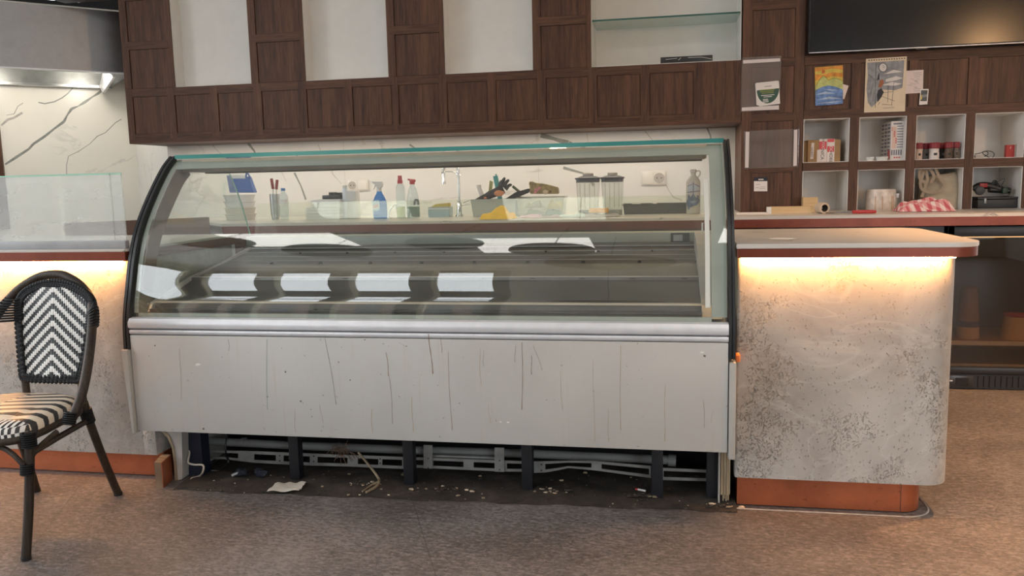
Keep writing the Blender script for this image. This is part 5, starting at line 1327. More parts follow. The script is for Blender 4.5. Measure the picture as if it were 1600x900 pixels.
# clear bin of cloths
Y = 5.25; x0, x1 = X(812, Y), X(884, Y)
b = MB(); openbin(b, x0, x1, Y - .09, Y + .09, ZC, ZC + .122, CLEAR); tag(b.build('storage_bin', None, (x0, Y, ZC), smooth=0), 'clear plastic bin full of folded cloths under the floral pouch', 'bin')
for k, (a, c, z0, z1, col, lab) in enumerate(((818, 855, .004, .045, (.38, .45, .44), 'grey cloth at the bottom left of the clear bin'), (850, 880, .004, .04, (.30, .50, .52), 'pale teal cloth at the bottom right of the clear bin'), (820, 850, .05, .10, (.42, .43, .38), 'grey green cloth at the upper left in the clear bin'), (854, 882, .045, .105, (.58, .48, .15), 'yellow cloth at the upper right in the clear bin'))):
    b = cloth(X(a, Y) + .012, X(c, Y) - .006, Y - .068, Y + .068, ZC + z0, z1 - z0, plain('folded_cloth_%d' % k, col, .9, 0, .2, 20), 20 + k, 16, 10); tag(b.build('folded_cloth', None, (X(a, Y), Y, ZC + z0), smooth=70), lab, 'cloth')
b = MB()
pts = [(828, 303), (827.5, 292), (826, 285), (829, 283), (835, 286), (848, 287), (860, 290), (871, 293), (872, 303)]
FL = plain('olive_floral_fabric', (.27, .22, .09), .85, 0, .5, 40)
b.prism([at(x, y, Y - .05) for x, y in pts], (0, .07, 0), FL, .004)
PF_ = plain('pink_flower', (.52, .20, .22), .85, 0, .3, 50)
for x, y, r in ((838, 297, .016), (843, 294, .013), (836, 301, .011), (860, 299, .010)):
    p = at(x, y, Y - .052); b.ball(p, r, PF_ if x < 850 else plain('brown_flower', (.16, .09, .06), .85), (1, .3, .9), .3, 1, x)
p = at(852, 300, Y - .051); b.ball(p, .02, plain('beige_print', (.46, .38, .25), .85), (1, .2, .8), .3, 1, 2)
tag(b.build('floral_pouch', None, at(850, 303, Y)), 'olive floral fabric pouch with pink flowers on the clear bin', 'pouch')
# flat cloths on the worktop
Y = 5.0
for a, c, h, col, sd, lab in ((813, 846, .024, (.58, .42, .50), 31, 'folded pink cloth in front of the clear bin'), (845, 880, .014, (.34, .27, .29), 32, 'dull mauve cloth beside the folded pink cloth'), (874, 917, .022, (.55, .68, .68), 33, 'pale blue folded cloth in front of the blender jars'), (915, 968, .022, (.40, .38, .36), 34, 'greyish cloth under the orange sponge')):
    b = cloth(X(a, Y), X(c, Y), Y - .06, Y + .06, ZC, h, plain('cloth_%d' % sd, col, .9, 0, .12, 18), sd, 22, 12, 6); tag(b.build('folded_cloth', None, (X(a, Y), Y, ZC), smooth=70), lab, 'cloth')
b = MB(); b.box(X(921, Y), X(951, Y), Y - .035, Y + .035, ZC + .0225, ZC + .05, plain('orange_sponge', (.72, .38, .10), .9, 0, .15, 60), .006); tag(b.build('sponge', None, (X(936, Y), Y, ZC + .02)), 'orange sponge on the greyish cloth before the blender jars', 'sponge')
# blender jars
Y = 5.2
def jar(a, c, lab):
    x0, x1 = X(a, Y), X(c, Y); xm = (x0 + x1) / 2; r = (x1 - x0) / 2; T = thing('blender_jar', (xm, Y, ZC), lab, 'jar', 'blender jars')
    b = MB(); P = lambda s: rounded_rect(xm - r * s, xm + r * s, Y - r * s, Y + r * s, (r * .45,) * 4, 5)
    t = bmesh.new(); rings = []
    for s, z in ((.84, .0), (.86, .035), (.84, .04), (.95, .19), (.97, .215)):
        rings.append([t.verts.new((x, y, ZC + z)) for x, y in P(s)])
    for A1, B1 in zip(rings, rings[1:]):
        for k in range(len(A1)): t.faces.new((A1[k], A1[(k + 1) % len(A1)], B1[(k + 1) % len(B1)], B1[k]))
    bmesh.ops.recalc_face_normals(t, faces=t.faces); b._take(t, CLEAR)
    for sx in (-.6, -.2, .2, .6): b.box(xm + sx * r - .003, xm + sx * r + .003, Y - r * .9 - .004, Y - r * .9 + .003, ZC + .05, ZC + .20, CLEAR)
    b.build('jug', T, smooth=50)
    b = MB(); loop_prism(b, P(.80), ZC + .0005, ZC + .034, plain('grey_jar_base', (.30, .29, .28), .4, .3, .3, 30)); b.build('base', T)
    b = MB(); loop_prism(b, P(.965), ZC + .206, ZC + .226, plain('smoky_lid', (.045, .045, .055), .35)); loop_prism(b, P(1.06), ZC + .226, ZC + .236, plain('smoky_lid', (.045, .045, .055), .35), .002); b.lathe([(r * .95, .236), (r * .6, .246), (0, .248)], (xm, Y, ZC), plain('smoky_lid', (.045, .045, .055), .35), 20); b.build('lid', T)
    b = MB(); b.lathe([(r * .45, .247), (r * .45, .262), (r * .36, .266), (0, .266)], (xm, Y, ZC), plain('grey_knob', (.33, .30, .26), .4), 18); b.build('lid_knob', T)
jar(901, 938, 'square clear blender jar with dark lid, the left of the pair'); jar(940, 975, 'square clear blender jar with dark lid, the right of the pair')
# black tray, bits, jug
Y = 5.35; x0, x1 = X(975, Y), X(1078, Y)
b = MB(); openbin(b, x0, x1, Y - .1, Y + .1, ZC, ZC + .062, plain('charcoal_tray', (.045, .042, .038), .55), .006); tag(b.build('black_tray', None, (x0, Y, ZC), smooth=0), 'long charcoal tray below the right wall socket', 'tray')
for a, c, lab in ((988, 1002, 'larger white clip on the rim of the charcoal tray'), (1020, 1027, 'smaller white clip on the rim of the charcoal tray')):
    b = MB(); b.box(X(a, Y), X(c, Y), Y - .112, Y - .085, ZC + .064, ZC + .078, CHALK, .004); tag(b.build('clip', None, (X(a, Y), Y - .1, ZC + .064)), lab, 'clip')
Y = 5.2; xm = X(1083, Y); T = thing('ceramic_jug', (xm, Y, ZC), 'tall cream stoneware bottle with blue ship picture', 'jug')
CER = plain('cream_glaze', (.40, .375, .32), .22, 0, .08); BG = plain('delft_blue', (.06, .09, .17), .3, 0, .4, 60)
b = MB(); b.lathe([(.040, 0), (.042, .006), (.043, .19), (.040, .205), (.022, .228), (.015, .236), (.015, .252), (.020, .254), (.020, .268), (.016, .272), (0, .272)], (xm, Y, ZC), CER, 30); b.build('body', T)
b = MB(); b.tube([(xm + .016, Y, ZC + .26), (xm + .036, Y, ZC + .262), (xm + .040, Y, ZC + .242), (xm + .026, Y, ZC + .222)], .0045, CER, 8, 4); b.build('handle', T)
b = MB()
def onjug(pts, m):       # patch laid on the round body
    t = bmesh.new(); t.faces.new([t.verts.new((x * 1.08, 0, z)) for x, z in pts]); bmesh.ops.triangulate(t, faces=t.faces[:])
    for _ in range(2): bmesh.ops.subdivide_edges(t, edges=t.edges[:], cuts=2, use_grid_fill=True)
    for v in t.verts: v.co = Vector((xm + v.co.x, Y - math.sqrt(max(1e-6, .0440 ** 2 - v.co.x ** 2)), ZC + v.co.z))
    b._take(t, m)
SAIL = plain('pale_blue_glaze', (.33, .38, .42), .3)
for q, m in (([(-.002, .195), (.002, .195), (.002, .10), (-.002, .10)], BG), ([(-.036, .135), (.036, .142), (.036, .137), (-.036, .130)], BG), ([(-.034, .172), (-.004, .185), (-.004, .181), (-.034, .168)], BG), ([(.004, .185), (.034, .168), (.034, .164), (.004, .181)], BG), ([(-.030, .165), (-.004, .178), (-.004, .145), (-.030, .138)], SAIL), ([(.004, .178), (.028, .165), (.030, .146), (.004, .145)], SAIL),
             ([(-.037, .085), (-.015, .105), (.0, .125), (.010, .105), (.034, .092), (.036, .075), (.020, .055), (-.02, .04), (-.037, .05)], BG), ([(-.03, .12), (-.02, .115), (-.018, .09), (-.032, .095)], BG), ([(.02, .115), (.03, .112), (.032, .09), (.02, .09)], BG), ([(-.02, .078), (.02, .084), (.03, .074), (-.01, .066)], SAIL), ([(-.03, .045), (-.02, .04), (-.024, .025), (-.03, .03)], BG)): onjug(q, m)
b.build('ship_picture', T, smooth=0)
b = MB(); b.box(X(1096, 5.05), X(1104, 5.05), 5.03, 5.06, ZC, ZC + .012, CHALK, .003); tag(b.build('plastic_stopper', None, (X(1100, 5.05), 5.04, ZC)), 'tiny white cap on the worktop beside the stoneware bottle', 'cap')

# ---- right part of the back counter
Y = 5.12
b = MB(); b.box(X(1149, Y), X(1196, Y), 5.0, 5.16, ZC, ZC + .006, PW, .001); tag(b.build('paper_stack', None, (X(1170, Y), Y, ZC), smooth=0), 'thin flat stack of paper at the left end of the visible worktop', 'paper')
b = MB(); b.box(X(1203, Y), X(1266, Y), 5.05, 5.11, ZC, ZC + .040, PINE, .001); b.box(X(1197, Y), X(1203, Y), 5.052, 5.108, ZC, ZC + .039, CHALK, .001); tag(b.build('wooden_block', None, (X(1230, Y), Y, ZC), smooth=0), 'long pale wooden block lying on the worktop', 'wood block')
Y = 5.22; b = MB(); b.box(X(1253, Y), X(1276, Y), 5.19, 5.25, ZC, ZC + .088, PINE, .001); tag(b.build('wooden_block', None, (X(1264, Y), Y, ZC), smooth=0), 'upright pale wooden block behind the long wooden block', 'wood block')
Y = 5.0; c = Vector((X(1284, Y), Y, ZC + .031)); R = Matrix.Translation(c) @ Matrix.Rotation(PI / 2, 4, 'X') @ Matrix.Rotation(.35, 4, 'Y')
b = MB(); b.lathe([(.031, -.03), (.031, .03), (.021, .03), (.021, -.03), (.031, -.03)], (0, 0, 0), plain('beige_tape', (.58, .47, .36), .5), 28, R, caps=False); b.lathe([(.0215, -.0295), (.0215, .0295), (.0195, .0295), (.0195, -.0295), (.0215, -.0295)], (0, 0, 0), plain('dark_core', (.06, .055, .05), .8), 24, R, caps=False)
tag(b.build('tape_roll', None, c), 'beige tape roll lying on its edge beside the upright wooden block', 'tape')
Y = 4.92; T = thing('knife', (X(1330, Y), Y, ZC), 'knife with red handle lying along the worktop edge', 'knife')
b = MB(); b.box(X(1331, Y), X(1366, Y), Y - .012, Y + .012, ZC, ZC + .019, plain('red_plastic', (.45, .035, .04), .4), .006); b.ball((X(1367, Y), Y, ZC + .009), .009, plain('red_plastic', (.45, .035, .04), .4)); b.build('handle', T)
b = MB(); b.prism([(X(1302, Y), Y - .004, ZC + .002), (X(1332, Y), Y - .004, ZC + .002), (X(1332, Y), Y - .004, ZC + .014), (X(1308, Y), Y - .004, ZC + .012)], (0, .006, 0), plain('dull_blade', (.17, .15, .13), .4, .7, .3, 40)); b.tube([(X(1290, Y), Y, ZC + .006), (X(1304, Y), Y, ZC + .006)], .004, plain('dull_blade', (.17, .15, .13), .4, .7)); b.build('blade', T)
# label roll in plastic
Y = 5.38; xm = X(1376, Y); b = MB(); r = .088
b.lathe([(r * .96, 0), (r, .02), (r, .06), (r * .92, .125), (r * .5, .128), (0, .128)], (xm, Y, ZC), plain('wrapped_roll', (.68, .60, .53), .3, 0, .25, 30), 30); 
for a in (-.6, -.15, .5, .62, 1.1): b.box(xm + r * math.sin(a) - .002, xm + r * math.sin(a) + .002, Y - r * math.cos(a) - .0015, Y - r * math.cos(a) + .006, ZC + .004, ZC + .085, plain('orange_stripe', (.55, .33, .20), .4))
tag(b.build('paper_roll', None, (xm, Y, ZC)), 'plastic wrapped beige paper roll in the second lower cubbyhole', 'paper roll')
Y = 5.34; xm = X(1401, Y); T = thing('small_bottle', (xm, Y, ZC), 'small clear bottle beside the wrapped paper roll', 'bottle')
b = MB(); b.lathe([(.014, 0), (.016, .004), (.016, .06), (.008, .075)], (xm, Y, ZC), CLEAR_B, 16); b.build('body', T); b = MB(); b.lathe([(.010, .074), (.010, .09), (.013, .091), (.013, .098), (0, .1)], (xm, Y, ZC), ALU, 14); b.build('cap', T)
# chequered pink cloth
def gingham():
    m, nt, out = new_mat('pink_gingham')
    tc = N(nt, 'ShaderNodeTexCoord'); mp = N(nt, 'ShaderNodeMapping'); mp.inputs['Rotation'].default_value = (.3, .4, .7); sep = N(nt, 'ShaderNodeSeparateXYZ'); nt.links.new(tc.outputs['Object'], mp.inputs[0]); nt.links.new(mp.outputs[0], sep.inputs[0])
    a = math_(nt, 'LESS_THAN', math_(nt, 'FRACT', math_(nt, 'MULTIPLY', sep.outputs[0], 28)), .5); c = math_(nt, 'LESS_THAN', math_(nt, 'FRACT', math_(nt, 'MULTIPLY', sep.outputs[1], 28)), .5)
    s = math_(nt, 'MULTIPLY', math_(nt, 'ADD', a, c), .5); r = ramp(nt, [(0, (.72, .60, .58)), (.5, (.62, .30, .31)), (1, (.48, .10, .13))]); nt.links.new(s, r.inputs[0]); principled(nt, out, r.outputs[0], .9); return m
b = cloth(X(1400, 5.08), X(1487, 5.08), 5.0, 5.17, ZC, .085, gingham(), 77, 36, 20, 8); tag(b.build('checked_cloth', None, (X(1445, 5.08), 5.08, ZC), smooth=70), 'crumpled pink and white checked cloth in front of the tote bag', 'cloth')
# tote bag
Y = 5.42; T = thing('tote_bag', (X(1462, Y), Y, ZC), 'beige canvas tote bag with looped handles in the third lower cubbyhole', 'bag')
CANV = plain('beige_canvas', (.42, .36, .27), .85, 0, .15, 18)
b = MB()
def bagfn(u, v):
    a = u * 2 * PI; z = v
    w = .112 * (1 - .18 * z ** 3) * (1 + .05 * math.sin(3 * a + 5 * z)); d = .085 * (1 - .65 * z ** 1.5) * (1 + .08 * math.sin(2 * a + 4 * z))
    top = .205 + .018 * math.cos(a)
    return (X(1462, Y) + .010 + w * math.copysign(abs(math.cos(a)) ** .6, math.cos(a)), Y + d * math.copysign(abs(math.sin(a)) ** .7, math.sin(a)), ZC + .002 + top * (1 - (1 - z) ** 1.3))
b.grid(bagfn, 40, 16, CANV)
b.ball((X(1462, Y) + .010, Y, ZC + .004), .1, CANV, (1.05, .75, .02)); b.build('body', T, smooth=70)
def strap(px, name='handle'):
    P = spline([at(x, y, Y + dy) for x, y, dy in px], 8); b = MB(); t = bmesh.new(); prev = None
    for i, p in enumerate(P):
        d = (P[min(i + 1, len(P) - 1)] - P[max(i - 1, 0)]).normalized(); n = d.cross(Vector((0, 1, 0))).normalized() * .0085
        cur = [t.verts.new(p + n), t.verts.new(p - n)]
        if prev: t.faces.new((prev[0], prev[1], cur[1], cur[0]))
        prev = cur
    bmesh.ops.recalc_face_normals(t, faces=t.faces); bmesh.ops.solidify(t, geom=t.faces[:], thickness=.003); b._take(t, plain('beige_strap', (.34, .27, .20), .8, 0, .1)); b.build(name, T, smooth=60)
strap([(1440, 308, -.09), (1446, 288, -.092), (1438, 280, -.094), (1437, 268, -.085), (1443, 264, -.07), (1441, 276, -.09), (1438, 285, -.096), (1441, 296, -.098), (1456, 301, -.10), (1470, 297, -.10), (1476, 287, -.095), (1468, 277, -.09), (1462, 264, -.07)])
strap([(1454, 286, -.085), (1459, 276, -.085), (1454, 266, -.07), (1447, 265, -.06), (1449, 280, -.088), (1446, 288, -.09)])
# black case and tool
Y = 5.42; x0, x1 = X(1519, Y), X(1583, Y); T = thing('tool_case', ((x0 + x1) / 2, Y, ZC), 'black hard tool case in the lower right cubbyhole', 'case')
CASE = plain('charcoal_case', (.022, .023, .027), .5)
b = MB(); b.box(x0, x1, Y - .08, Y + .08, ZC, ZC + .052, CASE, .005); b.build('body', T)
b = MB(); b.box(x0 - .001, x1 + .001, Y - .082, Y + .08, ZC + .0525, ZC + .067, BLACK, .004); b.build('lid', T); b = MB(); p = X(1530, Y); b.box(p - .006, p + .006, Y - .088, Y - .08, ZC + .03, ZC + .06, GALV, .002); b.build('latch', T)
zt = ZC + .068; T = thing('cordless_tool', (X(1545, Y), Y, zt), 'black and red corded power tool lying on the black case', 'power tool')
b = MB(); b.tube([at(1521, 296, Y - .03), at(1532, 290, Y - .03), at(1548, 291, Y - .03), at(1566, 297, Y - .03)], .021, BLACK, 12, 4); b.tube([at(1545, 296, Y - .03), at(1578, 298, Y - .03)], .018, BLACK, 12); b.build('body', T)
b = MB(); q = at(1537, 290, Y - .052); b.box(q.x - .022, q.x + .022, Y - .054, Y - .045, q.z - .012, q.z + .014, plain('red_panel', (.30, .01, .012), .4), .003); b.build('red_panel', T)
b = MB(); q = at(1531, 298, Y - .06); R = Matrix.Translation(q) @ Matrix.Rotation(PI / 2, 4, 'X'); b.lathe([(.022, -.015), (.026, -.01), (.026, .008), (.02, .012), (0, .012)], (0, 0, 0), plain('dark_grey_knob', (.05, .052, .055), .5), 22, R); b.build('wheel', T)
b = MB(); b.tube([at(1550, 289, Y - .04), at(1554, 283, Y - .04), at(1559, 289, Y - .04), at(1557, 294, Y - .04)], .008, BLACK, 8, 4); b.tube([at(1556, 286, Y - .05), at(1570, 279, Y - .05), at(1563, 293, Y - .05)], .0022, BLACK, 6, 3); b.tube([at(1565, 295, Y - .05), at(1572, 291, Y - .05), at(1579, 297, Y - .05), at(1576, 305, Y - .05), at(1566, 306, Y - .05)], .0022, BLACK, 6, 4); b.build('cord', T)
b = MB(); q = at(1569, 298, Y - .05); b.box(q.x - .014, q.x + .014, Y - .07, Y - .04, q.z - .017, q.z + .017, plain('dark_green_plug', (.018, .04, .022), .5), .003); b.build('plug', T)

# ---- upper cubbyholes
ZS = 1.2712
Y = 5.38; x0, x1 = X(1262, Y, 250), X(1313, Y, 250); T = thing('parcel_box', ((x0 + x1) / 2, Y, ZS), 'brown cardboard parcel with red and white tape in the first cubbyhole', 'box')
CARD = plain('brown_cardboard', (.36, .22, .10), .75, 0, .15, 16)
b = MB(); b.box(x0, x1, Y, Y + .2, ZS, ZS + .135, CARD, .002); b.box(x0 - .035, x0, Y + .03, Y + .2, ZS, ZS + .128, CARD); b.build('carton', T, smooth=0)
TW = plain('white_tape', (.72, .62, .56), .35); TR = plain('red_tape', (.60, .03, .035), .35)
xa, xb = X(1280, Y, 230), X(1292, Y, 230); xc_, xd = X(1292.5, Y, 230), X(1304, Y, 230)
b = MB(); b.box(xa, xb, Y - .001, Y, ZS + .002, ZS + .140, TW); b.box(xa - .012, xa, Y - .001, Y, ZS + .002, ZS + .075, TW); b.box(xa, xb - .002, Y - .0016, Y - .001, ZS + .078, ZS + .125, TR)
b.text('YOO', ((xa + xb) / 2, Y - .0018, ZS + .101), .022, TW, (PI / 2, PI / 2, 0)); b.text('NICA', ((xa + xb) / 2 - .004, Y - .0012, ZS + .046), .027, INK, (PI / 2, PI / 2, 0)); b.text('H', ((xa + xb) / 2, Y - .0012, ZS + .132), .022, INK, (PI / 2, PI / 2, 0)); b.build('tape', T, smooth=0)
b = MB(); b.box(xc_, xd, Y - .001, Y, ZS + .002, ZS + .140, TW); b.box(xc_ + .001, xd - .003, Y - .0016, Y - .001, ZS + .060, ZS + .095, TR); b.box(xc_ + .001, xd - .003, Y - .0016, Y - .001, ZS + .120, ZS + .139, TR)
b.text('OC', ((xc_ + xd) / 2, Y - .0018, ZS + .078), .024, TW, (PI / 2, PI / 2, 0)); b.text('HORE', ((xc_ + xd) / 2, Y - .0012, ZS + .030), .026, INK, (PI / 2, PI / 2, 0)); b.build('tape', T, smooth=0)
b = MB(); q0, q1 = X(1266, Y, 240), X(1271, Y, 240); b.prism([(q0, Y - .001, ZS + .02), (q1, Y - .001, ZS + .02), (q1 + .004, Y - .001, ZS + .118), (q0 + .006, Y - .001, ZS + .118)], (0, .001, 0), TW); b.text('HOREC', ((q0 + q1) / 2 - .001, Y - .0012, ZS + .06), .018, INK, (PI / 2, PI / 2, 0)); b.build('tape', T, smooth=0)
# tall printed carton
Y = 5.36; x0, x1 = X(1391.5, Y, 230), X(1413, Y, 230); b = MB(); PR = plain('white_carton_print', (.70, .66, .63), .5)
b.box(x0, x1, Y, Y + .24, ZS, ZS + .232, PR)
GP = plain('grey_print', (.18, .18, .22), .6); RP = plain('red_print', (.60, .10, .10), .6); PP_ = plain('peach_print', (.70, .50, .42), .6)
b.box(x0 + .006, x0 + .03, Y - .0006, Y, ZS + .07, ZS + .2, PP_)
for k in range(9): b.box(x0 + .034, x1 - .002, Y - .0007, Y, ZS + .075 + k * .0155, ZS + .080 + k * .0155, GP)
b.box(x0 + .012, x0 + .06, Y - .0007, Y, ZS + .212, ZS + .221, GP)
for k in range(3):
    b.box(x0 + .016, x0 + .023, Y - .0011, Y, ZS + .14 + k * .012, ZS + .148 + k * .012, RP); b.box(x0 + .026, x0 + .033, Y - .0011, Y, ZS + .10 + k * .012, ZS + .108 + k * .012, RP); b.box(x0 + .02 + k * .013, x0 + .029 + k * .013, Y - .0011, Y, ZS + .012, ZS + .020, RP); b.box(x0 + .003, x0 + .008, Y - .0011, Y, ZS + .175 + k * .008, ZS + .180 + k * .008, RP)
for k in range(5): b.box(x0 + .004 + k * .013, x0 + .012 + k * .013, Y - .0007, Y, ZS + .03, ZS + .062, GP)
for k in range(10):
    for j in range(3): b.box(x0 - .0006, x0, Y + .02 + j * .075, Y + .075 + j * .07, ZS + .012 + k * .022, ZS + .020 + k * .022 + (.004 if (k + j) % 3 else 0), GP)
b.box(x0 - .0008, x0, Y + .01, Y + .06, ZS + .01, ZS + .06, RP)
tag(b.build('printed_carton', None, ((x0 + x1) / 2, Y, ZS), smooth=0), 'tall white printed carton with red marks in the second cubbyhole', 'box')
for a, c, lab in ((1353, 1366, 'smaller white dish in front of the printed carton'), (1368, 1388, 'larger white dish touching the printed carton')):
    Yb = 5.335; x0, x1 = X(a, Yb, 250), X(c, Yb, 250); r = (x1 - x0) / 2; b = MB(); b.lathe([(r * .8, 0), (r, .018), (r, .022), (r * .9, .022), (r * .75, .006), (0, .006)], ((x0 + x1) / 2, Yb, ZS), WPL, 22, sy=.5); tag(b.build('white_dish', None, ((x0 + x1) / 2, Yb, ZS)), lab, 'dish')
# spice jars
SALT = plain('pink_salt', (.62, .46, .36), .6, 0, .15, 90); GREYS = plain('grey_spice', (.22, .21, .20), .7, 0, .3, 90); WHT = plain('white_salt', (.70, .64, .60), .6, 0, .12, 90); MIX = plain('mixed_peppercorns', (.14, .09, .06), .6, 0, .9, 260); DKS = plain('dark_spice', (.04, .035, .03), .7)
LIDR = plain('dark_red_lid', (.24, .008, .016), .4, 0, .1)
for a, c, Y, m, lab in ((1430.5, 1441, 5.34, SALT, 'red lidded spice jar of pink salt at the left of the row'), (1441, 1452, 5.41, GREYS, 'red lidded spice jar of grey spice in the back row'), (1452, 1467.5, 5.345, WHT, 'red lidded spice jar of white salt in the middle'), (1466.5, 1478, 5.42, DKS, 'red lidded spice jar with dark content in the back row'), (1475.5, 1488.5, 5.345, MIX, 'red lidded spice jar of peppercorns right of the white salt'), (1488.5, 1499, 5.35, plain('pepper_mix', (.18, .14, .11), .6, 0, .9, 200), 'red lidded spice jar of pepper mix at the right of the row')):
    x0, x1 = X(a, Y, 240), X(c, Y, 240); r = (x1 - x0) / 2; xm = (x0 + x1) / 2; h = .095; T = thing('spice_jar', (xm, Y, ZS), lab, 'spice jar', 'spice jars')
    b = MB(); b.lathe([(r * .92, .0), (r, .004), (r, .03), (r * .82, .062), (0, .063)], (xm, Y, ZS), m, 20); b.build('contents', T)
    b = MB(); b.box(xm - r * .35, xm + r * .3, Y - r * 1.03, Y - r * .9, ZS + .022, ZS + .036, DKS if m is not DKS else GREYS); b.build('label', T, smooth=0)
    b = MB(); b.lathe([(r * .84, .062), (r * .98, .065), (r * .98, h), (r * .9, h + .003), (0, h + .003)], (xm, Y, ZS), LIDR, 22)
    for k in range(22): b.box(xm + r * .98 * math.cos(2 * PI * k / 22) - .0008, xm + r * .98 * math.cos(2 * PI * k / 22) + .0008, Y + r * .98 * math.sin(2 * PI * k / 22) - .0008, Y + r * .98 * math.sin(2 * PI * k / 22) + .0008, ZS + .066, ZS + h - .002, LIDR)
    b.build('lid', T)
Y = 5.36; T = thing('power_adapter', (X(1530, Y, 245), Y, ZS), 'white adapter with coiled black cable in the fourth cubbyhole', 'adapter')
b = MB(); b.box(X(1522, Y, 245), X(1536, Y, 245), Y - .02, Y + .02, ZS, ZS + .018, plain('grey_white_adapter', (.46, .40, .36), .5), .004); b.build('body', T)
b = MB(); b.tube([at(1523, 241, Y), at(1532, 239, Y), at(1540, 236, Y), at(1550, 237, Y), at(1553.5, 242, Y), at(1549, 247, Y + .01), at(1542, 244, Y - .01), at(1535, 239, Y - .01), at(1541, 236.5, Y - .01), at(1544, 240, Y), at(1540, 244, Y), at(1536, 243, Y)], .0022, BLACK, 6, 5); b.build('cable', T)
Y = 5.4; x0, x1 = X(1572, Y, 240), X(1593, Y, 240); xm = X(1585, Y, 240); b = MB(); b.box(x0, xm, Y, Y + .03, ZS, ZS + .073, plain('red_card_box', (.42, .025, .02), .5), .001); b.box(xm, x1, Y + .001, Y + .04, ZS, ZS + .075, plain('pale_card', (.44, .38, .33), .6), .001); b.text('f', ((x0 + xm) / 2, Y - .0008, ZS + .055), .022, PW)
tag(b.build('card_box', None, (xm, Y, ZS), smooth=0), 'small red card box in the fourth upper cubbyhole', 'box')

# ================================================================== PENDANT DISCS (seen mirrored in the case glass)
DISC = plain('plum_felt_disc', (.055, .035, .032), .7, 0, .1)
def pendant(x, y, z, r, lab):
    T = thing('pendant_disc', (x, y, z), lab, 'pendant', 'ceiling discs')
    b = MB(); b.lathe([(0, 0), (r, 0), (r, .035), (0, .035)], (x, y, z), DISC, 48); b.build('disc', T)
    b = MB(); b.tube([(x, y, z + .035), (x, y, CEIL - .001)], .006, BLACK, 8); b.build('cord', T)
for k, (x, y, r) in enumerate(((-3.1, 1.38, .30), (-2.4, .92, .33), (-1.46, 1.25, .27), (-.77, .90, .30), (-.42, .10, .50), (-.57, -1.95, .58))):
    pendant(x, y, 2.6, r, 'dark round felt disc hanging from the ceiling above the room')

# ================================================================== LIGHT
w = bpy.data.worlds.new('World'); S.world = w; w.use_nodes = True
nt = w.node_tree; bg = nt.nodes['Background']; bg.inputs[0].default_value = (.90, .955, 1.0, 1); bg.inputs[1].default_value = 4.0
def area(name, loc, rot, sx, sy, power, color, portal=False):
    l = bpy.data.lights.new(name, 'AREA'); l.shape = 'RECTANGLE'; l.size = sx; l.size_y = sy; l.energy = power; l.color = color
    if portal: l.cycles.is_portal = True
    o = bpy.data.objects.new(name, l); COL.objects.link(o); o.location = loc; o.rotation_euler = rot; return o
area('window_portal', (XL - .05, .07, 2.0), (0, -PI / 2, 0), 3.6, 5.7, 1, (1, 1, 1), True)
area('window_portal', (-3.75, YB - .05, 2.0), (PI / 2, 0, 0), 4.0, 3.6, 1, (1, 1, 1), True)
area('window_portal', (3.25, YB - .05, 1.32), (PI / 2, 0, 0), 2.7, 2.15, 1, (1, 1, 1), True)
def spot(name, loc, power, color, ang=1.9, blend=.6, size=.06):
    l = bpy.data.lights.new(name, 'SPOT'); l.energy = power; l.color = color; l.spot_size = ang; l.spot_blend = blend; l.shadow_soft_size = size
    o = bpy.data.objects.new(name, l); COL.objects.link(o); o.location = loc; return o
WARM = (1, .56, .25)
for k in (.12, .8):
    l = bpy.data.lights.new('hood_lamp', 'POINT'); l.energy = 4.6; l.color = (1, .92, .80); l.shadow_soft_size = .05
    o = bpy.data.objects.new('hood_lamp', l); COL.objects.link(o); o.location = HA + hd * k + hn * .5 + Vector((0, 0, 2.09))
area('under_cabinet_fill', (-1.65, 5.46, 1.516), (0, 0, 0), 4.0, .05, 9.0, (1, .86, .70))  # fill strip added to brighten the marble behind the case
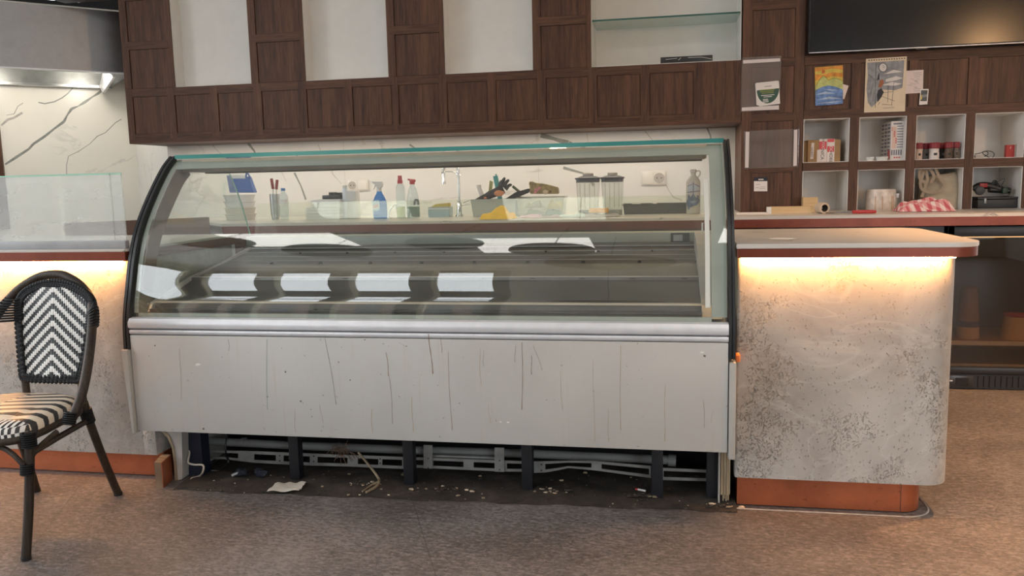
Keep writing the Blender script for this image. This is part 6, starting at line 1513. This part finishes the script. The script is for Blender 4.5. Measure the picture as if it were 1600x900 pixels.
spot('aisle_downlight', (1.0, 4.1, 3.3), 50, WARM, 1.2)
spot('aisle_downlight', (-.7, 4.2, 3.3), 40, WARM, 1.2)
spot('aisle_downlight', (1.95, 3.55, 3.3), 330, (1, .50, .20), 1.15)
def bulb(x, y, z, power, lab):
    T = thing('pendant_lamp', (x, y, z), lab, 'lamp')
    b = MB(); b.ball((x, y, z), .05, emit('warm_bulb', (1, .5, .18), 5)); b.build('bulb', T)
    b = MB(); b.lathe([(.05, .03), (.10, .05), (.16, .02), (.165, .02), (.10, .062), (.03, .075), (.012, .12)], (x, y, z), BLACK, 24, caps=False); b.tube([(x, y, z + .11), (x, y, CEIL - .001)], .005, BLACK, 6); b.build('shade', T)
    l = bpy.data.lights.new('bulb_light', 'POINT'); l.energy = power; l.color = WARM; l.shadow_soft_size = .06
    o = bpy.data.objects.new('bulb_light', l); COL.objects.link(o); o.location = (x, y, z - .08)
bulb(3.06, 1.5, 2.48, 55, 'warm glowing pendant lamp hanging at the right of the room')
for x, y in ((-3.4, .2), (-1.2, -.4), (1.0, .2), (2.8, -.6)): area('ceiling_fill', (x, y, CEIL - .02), (0, 0, 0), 1.1, 1.1, 16, (1, .95, .89))  # unseen fill panels added for more light from the front

# ================================================================== CAMERA, VIEW
cam = bpy.data.cameras.new('camera'); cam.sensor_width = 36; cam.lens = F / 1600 * 36; cam.clip_start = .05
co = bpy.data.objects.new('camera', cam); COL.objects.link(co)
m4 = Matrix(((RX.x, RZ.x, -RY.x, 0), (RX.y, RZ.y, -RY.y, 0), (RX.z, RZ.z, -RY.z, CAMH), (0, 0, 0, 1)))
co.matrix_world = m4
S.camera = co
S.view_settings.view_transform = 'Standard'; S.view_settings.look = 'None'; S.view_settings.gamma = 1; S.view_settings.use_curve_mapping = False
S.view_settings.exposure = 0.64
S.cycles.max_bounces = 10; S.cycles.transparent_max_bounces = 24; S.cycles.diffuse_bounces = 5; S.cycles.glossy_bounces = 5
S.cycles.sample_clamp_indirect = 6
